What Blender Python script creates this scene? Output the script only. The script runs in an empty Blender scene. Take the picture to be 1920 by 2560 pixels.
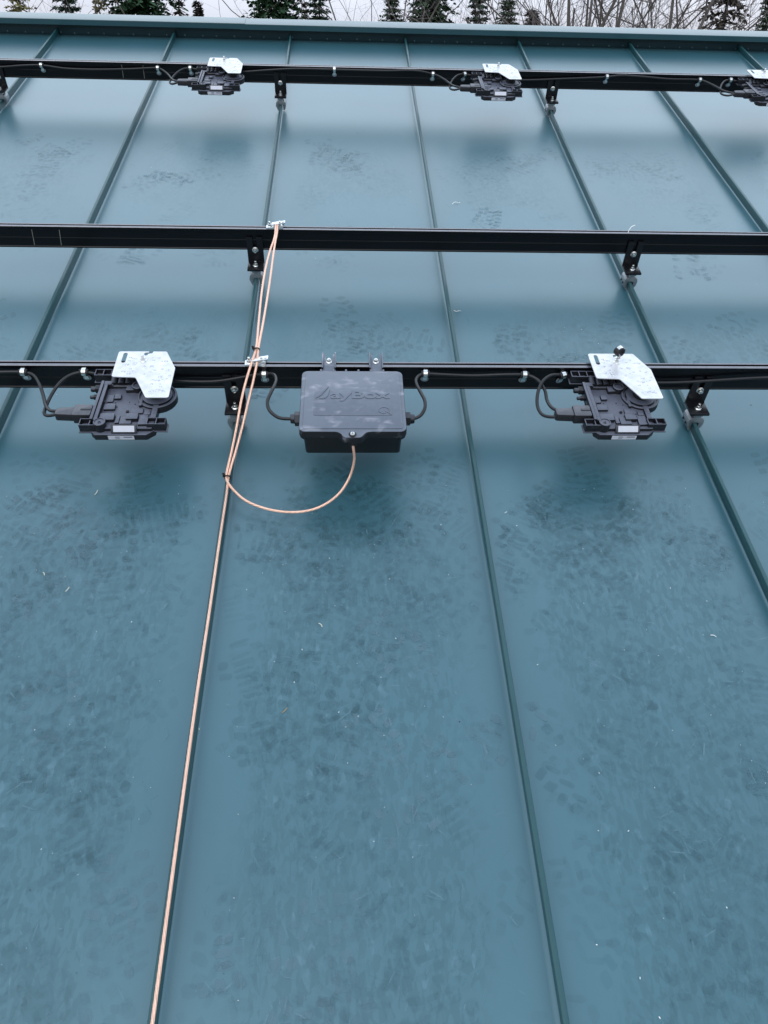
import bpy, bmesh, math, random
from mathutils import Vector, Matrix, Euler
R = math.radians
random.seed(7)
sc = bpy.context.scene
C = sc.collection

# ------------------------------------------------------------------ camera, sky, sun, exposure
PITCH = R(20)
ROOF = Matrix.Translation((0, 0, 4.5)) @ Matrix.Rotation(PITCH, 4, 'X')      # roof frame: x across, y up the slope, z off the sheet

cam_d = bpy.data.cameras.new("camera")
cam = bpy.data.objects.new("camera", cam_d); C.objects.link(cam)
cam_d.sensor_fit = 'VERTICAL'; cam_d.sensor_height = 32; cam_d.lens = 32 * 1936.44 / 2560
cam_d.clip_start = 0.05; cam_d.clip_end = 3000
cam.matrix_world = ROOF @ Matrix.Translation((0.28891, -0.34694, 1.37727)) @ \
    Euler((R(42.34545), R(-1.80475), R(-2.00919)), 'XYZ').to_matrix().to_4x4()
sc.camera = cam

SUN_EL, SUN_AZ = R(50), R(200)
w = bpy.data.worlds.new("World"); sc.world = w; w.use_nodes = True
nt = w.node_tree; nt.nodes.clear()
out = nt.nodes.new('ShaderNodeOutputWorld'); bg = nt.nodes.new('ShaderNodeBackground')
sky = nt.nodes.new('ShaderNodeTexSky'); sky.sky_type = 'NISHITA'; sky.sun_disc = False
sky.sun_elevation = SUN_EL; sky.sun_rotation = SUN_AZ; sky.dust_density = 3.0
tc = nt.nodes.new('ShaderNodeTexCoord'); nz = nt.nodes.new('ShaderNodeTexNoise')
nz.inputs['Scale'].default_value = 2.2; nz.inputs['Detail'].default_value = 5
cr = nt.nodes.new('ShaderNodeValToRGB')
cr.color_ramp.elements[0].position = .3; cr.color_ramp.elements[1].position = .75
cr.color_ramp.elements[0].color = (.86, .89, .92, 1); cr.color_ramp.elements[1].color = (1.10, 1.08, 1.06, 1)
sx = nt.nodes.new('ShaderNodeSeparateXYZ'); nt.links.new(tc.outputs['Generated'], sx.inputs['Vector'])
hr = nt.nodes.new('ShaderNodeValToRGB'); e = hr.color_ramp.elements                # overcast: pale at the horizon, brightest half way up
e[0].position = .08; e[0].color = (5.2, 5.25, 5.9, 1); e[1].position = .95; e[1].color = (6.6, 8.0, 9.6, 1)
for p_, c_ in ((.26, (9.6, 10.6, 11.8, 1)), (.44, (10.2, 11.5, 13.0, 1)), (.66, (9.4, 10.7, 12.2, 1))): q_ = e.new(p_); q_.color = c_
nt.links.new(sx.outputs['Z'], hr.inputs['Fac'])
hm = nt.nodes.new('ShaderNodeMix'); hm.data_type = 'RGBA'; hm.blend_type = 'MULTIPLY'; hm.inputs['Factor'].default_value = 1
gv = nt.nodes.new('ShaderNodeVectorMath'); gv.operation = 'DOT_PRODUCT'                # thinner, brighter cloud ahead of the camera
gv.inputs[1].default_value = (.05, .79, .61)
nt.links.new(tc.outputs['Generated'], gv.inputs[0])
gr = nt.nodes.new('ShaderNodeMapRange'); gr.interpolation_type = 'SMOOTHSTEP'
for k_, v_ in (('From Min', .45), ('From Max', 1.), ('To Min', .90), ('To Max', 1.42)): gr.inputs[k_].default_value = v_
nt.links.new(gv.outputs['Value'], gr.inputs['Value'])
gm = nt.nodes.new('ShaderNodeVectorMath'); gm.operation = 'SCALE'
nt.links.new(hr.outputs['Color'], gm.inputs[0]); nt.links.new(gr.outputs['Result'], gm.inputs['Scale'])
nt.links.new(gm.outputs['Vector'], hm.inputs['A'])
mx = nt.nodes.new('ShaderNodeMix'); mx.data_type = 'RGBA'; mx.inputs['Factor'].default_value = .86
nt.links.new(tc.outputs['Generated'], nz.inputs['Vector']); nt.links.new(nz.outputs['Fac'], cr.inputs['Fac'])
nt.links.new(sky.outputs['Color'], mx.inputs['A']); nt.links.new(cr.outputs['Color'], hm.inputs['B']); nt.links.new(hm.outputs['Result'], mx.inputs['B'])
nt.links.new(mx.outputs['Result'], bg.inputs['Color']); bg.inputs['Strength'].default_value = 0.1
nt.links.new(bg.outputs['Background'], out.inputs['Surface'])

sun_d = bpy.data.lights.new("sun", 'SUN'); sun_d.energy = 0.5; sun_d.angle = R(50); sun_d.color = (1, .96, .9)
sun = bpy.data.objects.new("sun", sun_d); C.objects.link(sun)
sun.rotation_euler = Euler((R(90) - SUN_EL, 0, R(180) - SUN_AZ))
sc.view_settings.view_transform = 'Standard'; sc.view_settings.look = 'None'
sc.view_settings.exposure = 0.46; sc.view_settings.gamma = 1; sc.view_settings.use_curve_mapping = False
sc.cycles.transparent_max_bounces = 64

# ------------------------------------------------------------------ materials
def mat(name, col, rough=.5, metal=0., spec=.5, noise=None, coat=0.):
    m = bpy.data.materials.new(name); m.use_nodes = True
    b = m.node_tree.nodes['Principled BSDF']
    b.inputs['Base Color'].default_value = (*col, 1); b.inputs['Roughness'].default_value = rough
    b.inputs['Metallic'].default_value = metal; b.inputs['Specular IOR Level'].default_value = spec
    b.inputs['Coat Weight'].default_value = coat
    if noise:                                              # (scale, colour spread, roughness spread, bump)
        N = m.node_tree.nodes; L = m.node_tree.links
        t = N.new('ShaderNodeTexCoord'); n = N.new('ShaderNodeTexNoise')
        n.inputs['Scale'].default_value = noise[0]; n.inputs['Detail'].default_value = 6; n.inputs['Roughness'].default_value = .65
        L.new(t.outputs['Object'], n.inputs['Vector'])
        r = N.new('ShaderNodeValToRGB'); k = noise[1]
        r.color_ramp.elements[0].position = .3; r.color_ramp.elements[1].position = .7
        r.color_ramp.elements[0].color = (*[c * (1 - k) for c in col], 1)
        r.color_ramp.elements[1].color = (*[min(1, c * (1 + k)) for c in col], 1)
        L.new(n.outputs['Fac'], r.inputs['Fac']); L.new(r.outputs['Color'], b.inputs['Base Color'])
        q = N.new('ShaderNodeMapRange'); q.inputs['To Min'].default_value = max(0, rough - noise[2]); q.inputs['To Max'].default_value = min(1, rough + noise[2])
        L.new(n.outputs['Fac'], q.inputs['Value']); L.new(q.outputs['Result'], b.inputs['Roughness'])
        if noise[3]:
            u = N.new('ShaderNodeBump'); u.inputs['Strength'].default_value = noise[3]; u.inputs['Distance'].default_value = .002
            L.new(n.outputs['Fac'], u.inputs['Height']); L.new(u.outputs['Normal'], b.inputs['Normal'])
    return m
def top_lit(name, dark, top, rough, noise):                          # dark plastic; sky light on its upward faces put into a paler colour
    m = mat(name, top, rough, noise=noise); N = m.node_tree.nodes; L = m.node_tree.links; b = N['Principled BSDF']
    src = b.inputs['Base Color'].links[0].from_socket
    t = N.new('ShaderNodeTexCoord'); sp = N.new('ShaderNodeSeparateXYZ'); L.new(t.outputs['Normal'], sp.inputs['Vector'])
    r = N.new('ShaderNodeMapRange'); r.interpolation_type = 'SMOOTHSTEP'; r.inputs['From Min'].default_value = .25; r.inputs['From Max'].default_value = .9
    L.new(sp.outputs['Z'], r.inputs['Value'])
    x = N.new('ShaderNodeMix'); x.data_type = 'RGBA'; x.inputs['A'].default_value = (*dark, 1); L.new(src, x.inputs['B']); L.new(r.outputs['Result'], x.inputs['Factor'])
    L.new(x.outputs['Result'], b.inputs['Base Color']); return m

PAINT = (.031, .104, .134)
def roof_paint():
    m = bpy.data.materials.new("painted_sheet"); m.use_nodes = True
    N = m.node_tree.nodes; L = m.node_tree.links; b = N['Principled BSDF']
    t = N.new('ShaderNodeTexCoord'); sp = N.new('ShaderNodeSeparateXYZ'); L.new(t.outputs['Object'], sp.inputs['Vector'])
    def math_(op, a, bb=None, c=None):
        n = N.new('ShaderNodeMath'); n.operation = op
        for i, v in enumerate((a, bb, c)):
            if v is None: continue
            if isinstance(v, (int, float)): n.inputs[i].default_value = v
            else: L.new(v, n.inputs[i])
        return n.outputs[0]
    def noise(scale, det=5, rough=.6, vec=None):
        n = N.new('ShaderNodeTexNoise'); n.inputs['Scale'].default_value = scale; n.inputs['Detail'].default_value = det
        n.inputs['Roughness'].default_value = rough; L.new(vec or t.outputs['Object'], n.inputs['Vector']); return n.outputs['Fac']
    def rng(v, a, bq, c=0., d=1., smooth=True):
        n = N.new('ShaderNodeMapRange'); n.interpolation_type = 'SMOOTHSTEP' if smooth else 'LINEAR'
        for k, x in (('From Min', a), ('From Max', bq), ('To Min', c), ('To Max', d)): n.inputs[k].default_value = x
        L.new(v, n.inputs['Value']); return n.outputs['Result']
    u, v = sp.outputs['X'], sp.outputs['Y']
    wob = noise(5.0)
    du = math_('ABSOLUTE', math_('SUBTRACT', math_('FRACT', math_('ADD', math_('DIVIDE', u, .61), 20.0)), .5))   # 0 mid pan, .5 at a seam
    mid = rng(math_('ADD', du, math_('MULTIPLY', math_('SUBTRACT', wob, .5), .35)), .25, .40, 1, 0)
    vw = math_('ADD', v, math_('MULTIPLY', math_('SUBTRACT', noise(3.1), .5), .5))
    z1 = rng(vw, .80, 1.02, 1, 0)
    def band(c0, c1, f): return math_('MULTIPLY', rng(vw, c0 - f, c0 + f), rng(vw, c1 - f, c1 + f, 1, 0))
    zone = math_('MAXIMUM', z1, math_('MAXIMUM', math_('MULTIPLY', band(1.45, 1.72, .09), .55), math_('MULTIPLY', band(2.45, 2.95, .12), .40)))
    zone = math_('MULTIPLY', zone, mid)
    # boot scuffs: stretched cells turned two ways
    def cells(scale, rot, stretch):
        mp = N.new('ShaderNodeMapping'); mp.inputs['Rotation'].default_value = (0, 0, rot); mp.inputs['Scale'].default_value = (1, stretch, 1)
        nv = N.new('ShaderNodeTexNoise'); nv.inputs['Scale'].default_value = 9; nv.inputs['Detail'].default_value = 2
        L.new(t.outputs['Object'], nv.inputs['Vector'])
        mxv = N.new('ShaderNodeMix'); mxv.data_type = 'VECTOR'; mxv.inputs['Factor'].default_value = .022
        L.new(t.outputs['Object'], mxv.inputs['A']); L.new(nv.outputs['Color'], mxv.inputs['B'])
        L.new(mxv.outputs['Result'], mp.inputs['Vector'])
        vo = N.new('ShaderNodeTexVoronoi'); vo.inputs['Scale'].default_value = scale; L.new(mp.outputs['Vector'], vo.inputs['Vector'])
        s = N.new('ShaderNodeSeparateColor'); L.new(vo.outputs['Color'], s.inputs['Color'])
        return s.outputs['Red'], s.outputs['Green']
    a1, a2 = cells(104, .5, .42); b1, b2 = cells(140, -.9, .40)
    frag = rng(math_('MULTIPLY', math_('ADD', a1, b1), .5), .42, .58)
    light = math_('MULTIPLY', rng(a2, .80, .92), rng(noise(26, 3), .52, .66))
    dust = rng(noise(2.3, 6, .6), .38, .68)
    fine = noise(160, 4, .7)
    dull = math_('MULTIPLY', zone, math_('ADD', .25, math_('MULTIPLY', frag, .75)))
    lite = math_('MULTIPLY', zone, light)
    def mixc(f, A, B):
        n = N.new('ShaderNodeMix'); n.data_type = 'RGBA'; L.new(f, n.inputs['Factor'])
        for k, x in (('A', A), ('B', B)):
            if isinstance(x, tuple): n.inputs[k].default_value = (*x, 1)
            else: L.new(x, n.inputs[k])
        return n.outputs['Result']
    col = mixc(dust, PAINT, tuple(c * 1.12 for c in PAINT))
    col = mixc(math_('MULTIPLY', dull, .9), col, (.0290, .095, .120))
    col = mixc(math_('MULTIPLY', lite, .5), col, (.085, .175, .225))
    L.new(col, b.inputs['Base Color'])
    ro = math_('ADD', .36, math_('MULTIPLY', dull, .06)); ro = math_('ADD', ro, math_('MULTIPLY', fine, .04))
    L.new(ro, b.inputs['Roughness'])
    L.new(math_('SUBTRACT', .85, math_('MULTIPLY', dull, .14)), b.inputs['Specular IOR Level']); b.inputs['Specular Tint'].default_value = (.72, .92, 1.0, 1)
    L.new(math_('SUBTRACT', .72, math_('MULTIPLY', dull, .12)), b.inputs['Coat Weight']); b.inputs['Coat Roughness'].default_value = .30
    bp = N.new('ShaderNodeBump'); bp.inputs['Strength'].default_value = .22; bp.inputs['Distance'].default_value = .004
    mp2 = N.new('ShaderNodeMapping'); mp2.inputs['Scale'].default_value = (3.2, 1.1, 1); L.new(t.outputs['Object'], mp2.inputs['Vector'])
    L.new(noise(1.6, 2, .5, mp2.outputs['Vector']), bp.inputs['Height']); L.new(bp.outputs['Normal'], b.inputs['Normal'])
    return m

def print_film(name, col, lo, hi):                                   # thin dirt left by boot lugs
    m = bpy.data.materials.new(name); m.use_nodes = True
    N = m.node_tree.nodes; L = m.node_tree.links; b = N['Principled BSDF']
    b.inputs['Base Color'].default_value = (*col, 1); b.inputs['Roughness'].default_value = .5; b.inputs['Specular IOR Level'].default_value = .45
    t = N.new('ShaderNodeTexCoord'); n = N.new('ShaderNodeTexNoise'); n.inputs['Scale'].default_value = 15; n.inputs['Detail'].default_value = 3
    L.new(t.outputs['Object'], n.inputs['Vector'])
    r = N.new('ShaderNodeMapRange'); r.inputs['From Min'].default_value = .35; r.inputs['From Max'].default_value = .65
    r.inputs['To Min'].default_value = lo; r.inputs['To Max'].default_value = hi
    L.new(n.outputs['Fac'], r.inputs['Value']); L.new(r.outputs['Result'], b.inputs['Alpha'])
    return m

M = dict(
    sheet=roof_paint(),
    trim=mat("painted_trim", (.022, .078, .095), .34, spec=.8, noise=(3, .08, .05, 0), coat=.25),
    seam=mat("painted_seam", (.018, .074, .084), .34, spec=.5, noise=(6, .1, .05, 0)),
    closure=mat("painted_closure", (.010, .036, .044), .45, noise=(4, .1, .05, 0)),
    print_a=print_film("print_film_dark", (.017, .066, .084), .02, .085),
    print_b=print_film("print_film_faint", (.020, .068, .090), .01, .07),
    print_d=print_film("print_film_crisp", (.016, .064, .082), .05, .13),
    print_c=print_film("scuff_film_pale", (.135, .235, .29), .0, .45),
    rail=mat("black_anodised", (.0022, .0025, .004), .30, spec=.32, noise=(40, .15, .06, 0)),
    rail_lip_glint=mat("rail_edge_sky_glint", (.20, .20, .22), .28, .75, noise=(40, .1, .05, 0)),  # sky highlight on the black rail's top lip, painted as paler metal
    rail_in=mat("black_slot", (.004, .004, .005), .6),
    scratch=mat("scribed_bare_metal", (.45, .43, .36), .5, .6),
    bracket=mat("black_bracket", (.004, .004, .006), .32, noise=(60, .2, .06, 0)),
    alu=mat("mill_aluminium", (.34, .36, .38), .42, .85, noise=(70, .12, .1, .15)),
    steel=mat("stainless_steel", (.74, .74, .72), .22, 1., noise=(90, .08, .08, .1)),
    tin=mat("tinned_lug", (.82, .83, .84), .30, .9, noise=(90, .08, .08, .2)),
    plate=mat("bright_plate", (.70, .70, .72), .45, .5, noise=(30, .20, .10, .12)),
    plastic=top_lit("grey_plastic", (.010, .011, .015), (.092, .100, .134), .42, (120, .15, .06, .08)),
    plastic_d=top_lit("dark_plastic", (.008, .009, .012), (.040, .044, .060), .45, (120, .15, .06, .05)),
    pocket=mat("pocket_plastic", (.008, .008, .011), .6),
    lid=None,
    boxbase=mat("box_plastic", (.004, .0045, .006), .34, noise=(80, .15, .06, .05)),
    rubber=mat("black_rubber", (.012, .012, .014), .6, noise=(120, .2, .08, .1)),
    cable=mat("cable_jacket", (.012, .012, .014), .36, noise=(60, .15, .08, .05)),
    plug=top_lit("plug_plastic", (.016, .017, .021), (.085, .088, .105), .45, (90, .15, .06, .05)),
    copper=mat("bare_copper", (.93, .57, .43), .36, .6, noise=(45, .10, .08, 0)),
    tie=mat("black_nylon", (.007, .007, .008), .4),
    sticker=mat("white_sticker", (.62, .63, .70), .55, noise=(60, .04, .05, 0)),
    ink=mat("printed_ink", (.05, .06, .12), .6),
    straw=mat("dry_straw", (.78, .76, .62), .7), straw_b=mat("brown_straw", (.42, .28, .12), .7),
    nylon=mat("clipped_white_nylon", (.85, .86, .84), .45),
    fleck=mat("bright_shavings", (.8, .82, .82), .35, .3),
    drop=None,
    bark=mat("grey_bark", (.105, .092, .085), .85, noise=(6, .35, .05, .4)),
    bark_d=mat("dark_bark", (.060, .050, .046), .85, noise=(6, .35, .05, .4)),
    needles=mat("spruce_needles", (.040, .082, .044), .6, spec=.08, noise=(1.3, .45, .05, 0)),
    needles_b=mat("blue_green_needles", (.046, .085, .058), .6, spec=.08, noise=(1.3, .45, .05, 0)),
    needles_g=mat("grey_brown_needles", (.085, .075, .062), .7, spec=.08, noise=(1.3, .35, .05, 0)),
    needles_y=mat("yellow_green_needles", (.21, .19, .075), .65, spec=.08, noise=(1.3, .35, .05, 0)),
    twig=mat("bare_twigs", (.115, .098, .094), .85, noise=(3, .3, .05, 0)),
    ground=mat("winter_grass", (.105, .095, .055), .95, noise=(.35, .4, .05, .3)),
    siding=mat("grey_siding", (.30, .31, .32), .7, noise=(3, .08, .05, 0)),
)
def lid_mat():
    m = top_lit("scuffed_lid_plastic", (.009, .010, .013), (.112, .132, .172), .42, (70, .08, .05, 0))
    N = m.node_tree.nodes; L = m.node_tree.links; b = N['Principled BSDF']
    t = N.new('ShaderNodeTexCoord'); mp = N.new('ShaderNodeMapping'); mp.inputs['Rotation'].default_value = (0, 0, .5); mp.inputs['Scale'].default_value = (9, 24, 9)
    n = N.new('ShaderNodeTexNoise'); n.inputs['Scale'].default_value = 1.; n.inputs['Detail'].default_value = 5; n.inputs['Distortion'].default_value = 1.4
    L.new(t.outputs['Object'], mp.inputs['Vector']); L.new(mp.outputs['Vector'], n.inputs['Vector'])
    n2 = N.new('ShaderNodeTexNoise'); n2.inputs['Scale'].default_value = 26; n2.inputs['Detail'].default_value = 3; L.new(t.outputs['Object'], n2.inputs['Vector'])
    a = N.new('ShaderNodeMapRange'); a.inputs['From Min'].default_value = .50; a.inputs['From Max'].default_value = .64; L.new(n.outputs['Fac'], a.inputs['Value'])
    a2 = N.new('ShaderNodeMapRange'); a2.inputs['From Min'].default_value = .45; a2.inputs['From Max'].default_value = .62; a2.inputs['To Max'].default_value = .7; L.new(n2.outputs['Fac'], a2.inputs['Value'])
    q = N.new('ShaderNodeMath'); q.operation = 'MULTIPLY'; L.new(a.outputs['Result'], q.inputs[0]); L.new(a2.outputs['Result'], q.inputs[1])
    x = N.new('ShaderNodeMix'); x.data_type = 'RGBA'; x.inputs['B'].default_value = (.33, .34, .40, 1); L.new(b.inputs['Base Color'].links[0].from_socket, x.inputs['A'])
    L.new(q.outputs[0], x.inputs['Factor']); L.new(x.outputs['Result'], b.inputs['Base Color'])
    return m
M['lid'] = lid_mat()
M['drop'] = mat("wet_plate_drop", (.58, .59, .62), .12, .6)

# ------------------------------------------------------------------ mesh helpers
def fillet(poly, r, seg=4):
    out_ = []; n = len(poly)
    rr = r if isinstance(r, (list, tuple)) else [r] * n
    for i in range(n):
        p = Vector(poly[i]); a = Vector(poly[i - 1]) - p; b = Vector(poly[(i + 1) % n]) - p
        la, lb = a.length, b.length; a.normalize(); b.normalize()
        ang = a.angle(b) if la > 0 and lb > 0 else math.pi
        if rr[i] <= 0 or ang > R(172): out_.append(tuple(p)); continue
        d = min(rr[i] / math.tan(ang / 2), la * .48, lb * .48); q = d * math.tan(ang / 2)
        bis = (a + b).normalized(); cc = p + bis * (q / math.sin(ang / 2))
        v0 = p + a * d - cc; v1 = p + b * d - cc
        a0 = math.atan2(v0.y, v0.x); da = math.atan2(v1.y, v1.x) - a0
        while da > math.pi: da -= 2 * math.pi
        while da < -math.pi: da += 2 * math.pi
        for k in range(seg + 1):
            t = a0 + da * k / seg; out_.append((cc.x + q * math.cos(t), cc.y + q * math.sin(t)))
    return out_

class B:
    """collects shapes; build() links them as one mesh object"""
    def __init__(s): s.bm = bmesh.new(); s.mi = 0
    def _mark(s, f0):
        s.bm.faces.ensure_lookup_table()
        for f in s.bm.faces[f0:]: f.material_index = s.mi
    def box(s, x0, x1, y0, y1, z0, z1, bev=0., mtx=None):
        f0 = len(s.bm.faces)
        v = [s.bm.verts.new((x, y, z)) for z in (z0, z1) for y in (y0, y1) for x in (x0, x1)]
        fs = [s.bm.faces.new([v[i] for i in q]) for q in ((0, 2, 3, 1), (4, 5, 7, 6), (0, 1, 5, 4), (2, 6, 7, 3), (0, 4, 6, 2), (1, 3, 7, 5))]
        if mtx is not None: bmesh.ops.transform(s.bm, matrix=mtx, verts=v)
        if bev > 0:
            es = list({e for f in fs for e in f.edges})
            bmesh.ops.bevel(s.bm, geom=es, offset=bev, segments=2, affect='EDGES', profile=.5)
        s._mark(f0); return s
    def slab(s, outline, z0, z1, bev=0., mtx=None, taper=0.):
        f0 = len(s.bm.faces); n = len(outline)
        area = sum(outline[i - 1][0] * outline[i][1] - outline[i][0] * outline[i - 1][1] for i in range(n))
        if area < 0: outline = outline[::-1]
        def inset(d):
            o = []
            for i in range(n):
                p = Vector(outline[i]); a = (p - Vector(outline[i - 1])); b = (Vector(outline[(i + 1) % n]) - p)
                if a.length < 1e-9: a = b
                if b.length < 1e-9: b = a
                na = Vector((-a.y, a.x)).normalized(); nb = Vector((-b.y, b.x)).normalized()
                m = na + nb; m = m / max(.35, m.length_squared) * 2 if m.length > 1e-6 else na
                o.append(p + m * d)
            return o
        rings = [(z0, taper)]
        if bev > 0: rings += [(z1 - bev, 0), (z1 - bev * .3, bev * .3), (z1, bev)]
        else: rings += [(z1, 0)]
        vs = []
        for z, d in rings: vs.append([s.bm.verts.new((p[0], p[1], z)) for p in (inset(d) if d else outline)])
        for a, b in zip(vs, vs[1:]):
            for i in range(n): s.bm.faces.new((a[i - 1], a[i], b[i], b[i - 1]))
        s.bm.faces.new(vs[0][::-1]); s.bm.faces.new(vs[-1])
        if mtx is not None: bmesh.ops.transform(s.bm, matrix=mtx, verts=[q for r_ in vs for q in r_])
        s._mark(f0); return s
    def lathe(s, prof, p=(0, 0, 0), ax=(0, 0, 1), seg=20, cap=True):
        f0 = len(s.bm.faces); q = Vector(ax).normalized().to_track_quat('Z', 'Y').to_matrix().to_4x4(); T = Matrix.Translation(p) @ q
        rings = [[s.bm.verts.new(T @ Vector((r * math.cos(2 * math.pi * k / seg), r * math.sin(2 * math.pi * k / seg), z))) for k in range(seg)] for r, z in prof]
        for a, b in zip(rings, rings[1:]):
            for k in range(seg): s.bm.faces.new((a[k - 1], a[k], b[k], b[k - 1]))
        if cap: s.bm.faces.new(rings[0][::-1]); s.bm.faces.new(rings[-1])
        s._mark(f0); return s
    def cyl(s, p0, p1, r, seg=16, r1=None, ch=0.):
        p0, p1 = Vector(p0), Vector(p1); L_ = (p1 - p0).length; r1 = r if r1 is None else r1
        prof = [(r, 0), (r1, L_)] if not ch else [(r - ch, 0), (r, ch), (r1, L_ - ch), (r1 - ch, L_)]
        return s.lathe(prof, p0, p1 - p0, seg)
    def sweep(s, path, prof, tw=0., up=(0, 0, 1)):
        """prof: closed list of (a, b); parallel-transported along path; tw: turns per metre"""
        f0 = len(s.bm.faces); P = [Vector(p) for p in path]; n = len(prof); rings = []
        t0 = (P[1] - P[0]).normalized(); nrm = (Vector(up) - t0 * Vector(up).dot(t0)).normalized(); dist = 0
        for i, p in enumerate(P):
            t = (P[min(i + 1, len(P) - 1)] - P[max(i - 1, 0)]).normalized()
            nrm = (nrm - t * nrm.dot(t)).normalized(); bi = t.cross(nrm)
            if i: dist += (p - P[i - 1]).length
            c, d = math.cos(tw * dist * 2 * math.pi), math.sin(tw * dist * 2 * math.pi)
            rings.append([s.bm.verts.new(p + bi * (a * c - b * d) + nrm * (a * d + b * c)) for a, b in prof])
        for a, b in zip(rings, rings[1:]):
            for k in range(n): s.bm.faces.new((a[k - 1], a[k], b[k], b[k - 1]))
        s.bm.faces.new(rings[0][::-1]); s.bm.faces.new(rings[-1]); s._mark(f0); return s
    def tube(s, path, r, seg=10, flat=1.):
        return s.sweep(path, [(r * math.cos(2 * math.pi * k / seg), r * flat * math.sin(2 * math.pi * k / seg)) for k in range(seg)])
    def hexa(s, p, ax, r, h, rot=0.):
        pr = [(r * math.cos(math.pi / 3 * k + rot), r * math.sin(math.pi / 3 * k + rot)) for k in range(6)]
        T = Matrix.Translation(p) @ Vector(ax).normalized().to_track_quat('Z', 'Y').to_matrix().to_4x4()
        return s.slab(pr, 0, h, r * .12, T)
    def build(s, name, m, parent=None, smooth=35):
        bmesh.ops.recalc_face_normals(s.bm, faces=s.bm.faces)
        me = bpy.data.meshes.new(name); s.bm.to_mesh(me); s.bm.free()
        for q in (m if isinstance(m, (list, tuple)) else [m]): me.materials.append(q)
        if smooth:
            for p in me.polygons: p.use_smooth = True
            me.set_sharp_from_angle(angle=R(smooth))
        return link(name, me, parent)

def link(name, me, parent=None):
    o = bpy.data.objects.new(name, me); C.objects.link(o)
    if parent: o.parent = parent
    return o
def curve_mesh(loops, depth, bev=0.):
    """flat plate with holes: first loop outside, the others holes; z from -depth to 0"""
    cu = bpy.data.curves.new("plate", 'CURVE'); cu.dimensions = '2D'; cu.fill_mode = 'BOTH'
    cu.extrude = depth / 2 - bev; cu.bevel_depth = bev; cu.bevel_resolution = 1; cu.offset = -bev
    for lp in loops:
        sp_ = cu.splines.new('POLY'); sp_.points.add(len(lp) - 1); sp_.use_cyclic_u = True
        for i, p in enumerate(lp): sp_.points[i].co = (p[0], p[1], 0, 1)
    o = bpy.data.objects.new("plate", cu); C.objects.link(o)
    bpy.context.view_layer.update()
    me = bpy.data.meshes.new_from_object(o.evaluated_get(bpy.context.evaluated_depsgraph_get()))
    bpy.data.objects.remove(o); bpy.data.curves.remove(cu)
    me.transform(Matrix.Translation((0, 0, -depth / 2))); me.materials.clear()
    return me
def sharp(me, a=35):
    for p in me.polygons: p.use_smooth = True
    me.set_sharp_from_angle(angle=R(a))
def tag(o, label, cat, group=None, kind=None):
    o['label'] = label; o['category'] = cat
    if group: o['group'] = group
    if kind: o['kind'] = kind
    return o
def thing(name, label, cat, loc=(0, 0, 0), rz=0., group=None, kind=None):
    o = bpy.data.objects.new(name, None); o.empty_display_size = .05; C.objects.link(o)
    o.matrix_world = ROOF @ Matrix.Translation(loc) @ Matrix.Rotation(rz, 4, 'Z')
    return tag(o, label, cat, group, kind)
def dup(src, loc, label, rz=0., world=False, scale=None):
    r = src.copy(); C.objects.link(r)
    T = Matrix.Translation(loc) @ Matrix.Rotation(rz, 4, 'Z')
    if scale: T = T @ Matrix.Diagonal((*scale, 1))
    r.matrix_world = T if world else ROOF @ T
    r['label'] = label
    for ch in list(src.children):
        c = ch.copy(); C.objects.link(c); c.parent = r
        for g in list(ch.children):
            d = g.copy(); C.objects.link(d); d.parent = c
    return r
def spline(pts, step=.006):
    P = [Vector(p) for p in pts]; P = [P[0] * 2 - P[1]] + P + [P[-1] * 2 - P[-2]]; out_ = []
    for i in range(1, len(P) - 2):
        p0, p1, p2, p3 = P[i - 1:i + 3]
        d = (p2 - p1).length; n = max(2, int(d / step))
        t0, t1, t2, t3 = 0., max(1e-4, (p1 - p0).length) ** .5, 0, 0
        t2 = t1 + max(1e-4, d) ** .5; t3 = t2 + max(1e-4, (p3 - p2).length) ** .5
        for k in range(n):
            t = t1 + (t2 - t1) * k / n
            A1 = p0 * ((t1 - t) / (t1 - t0)) + p1 * ((t - t0) / (t1 - t0)); A2 = p1 * ((t2 - t) / (t2 - t1)) + p2 * ((t - t1) / (t2 - t1)); A3 = p2 * ((t3 - t) / (t3 - t2)) + p3 * ((t - t2) / (t3 - t2))
            b1 = A1 * ((t2 - t) / (t2 - t0)) + A2 * ((t - t0) / (t2 - t0)); b2 = A2 * ((t3 - t) / (t3 - t1)) + A3 * ((t - t1) / (t3 - t1))
            out_.append(b1 * ((t2 - t) / (t2 - t1)) + b2 * ((t - t1) / (t2 - t1)))
    out_.append(P[-2]); return out_

# ------------------------------------------------------------------ ground and building
b = B(); f0 = b.bm
vs = [b.bm.verts.new((x, y, 0)) for x, y in ((-900, -900), (900, -900), (900, 1500), (-900, 1500))]; b.bm.faces.new(vs)
g = b.build('ground', M['ground'], smooth=0); g['kind'] = 'structure'

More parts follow.
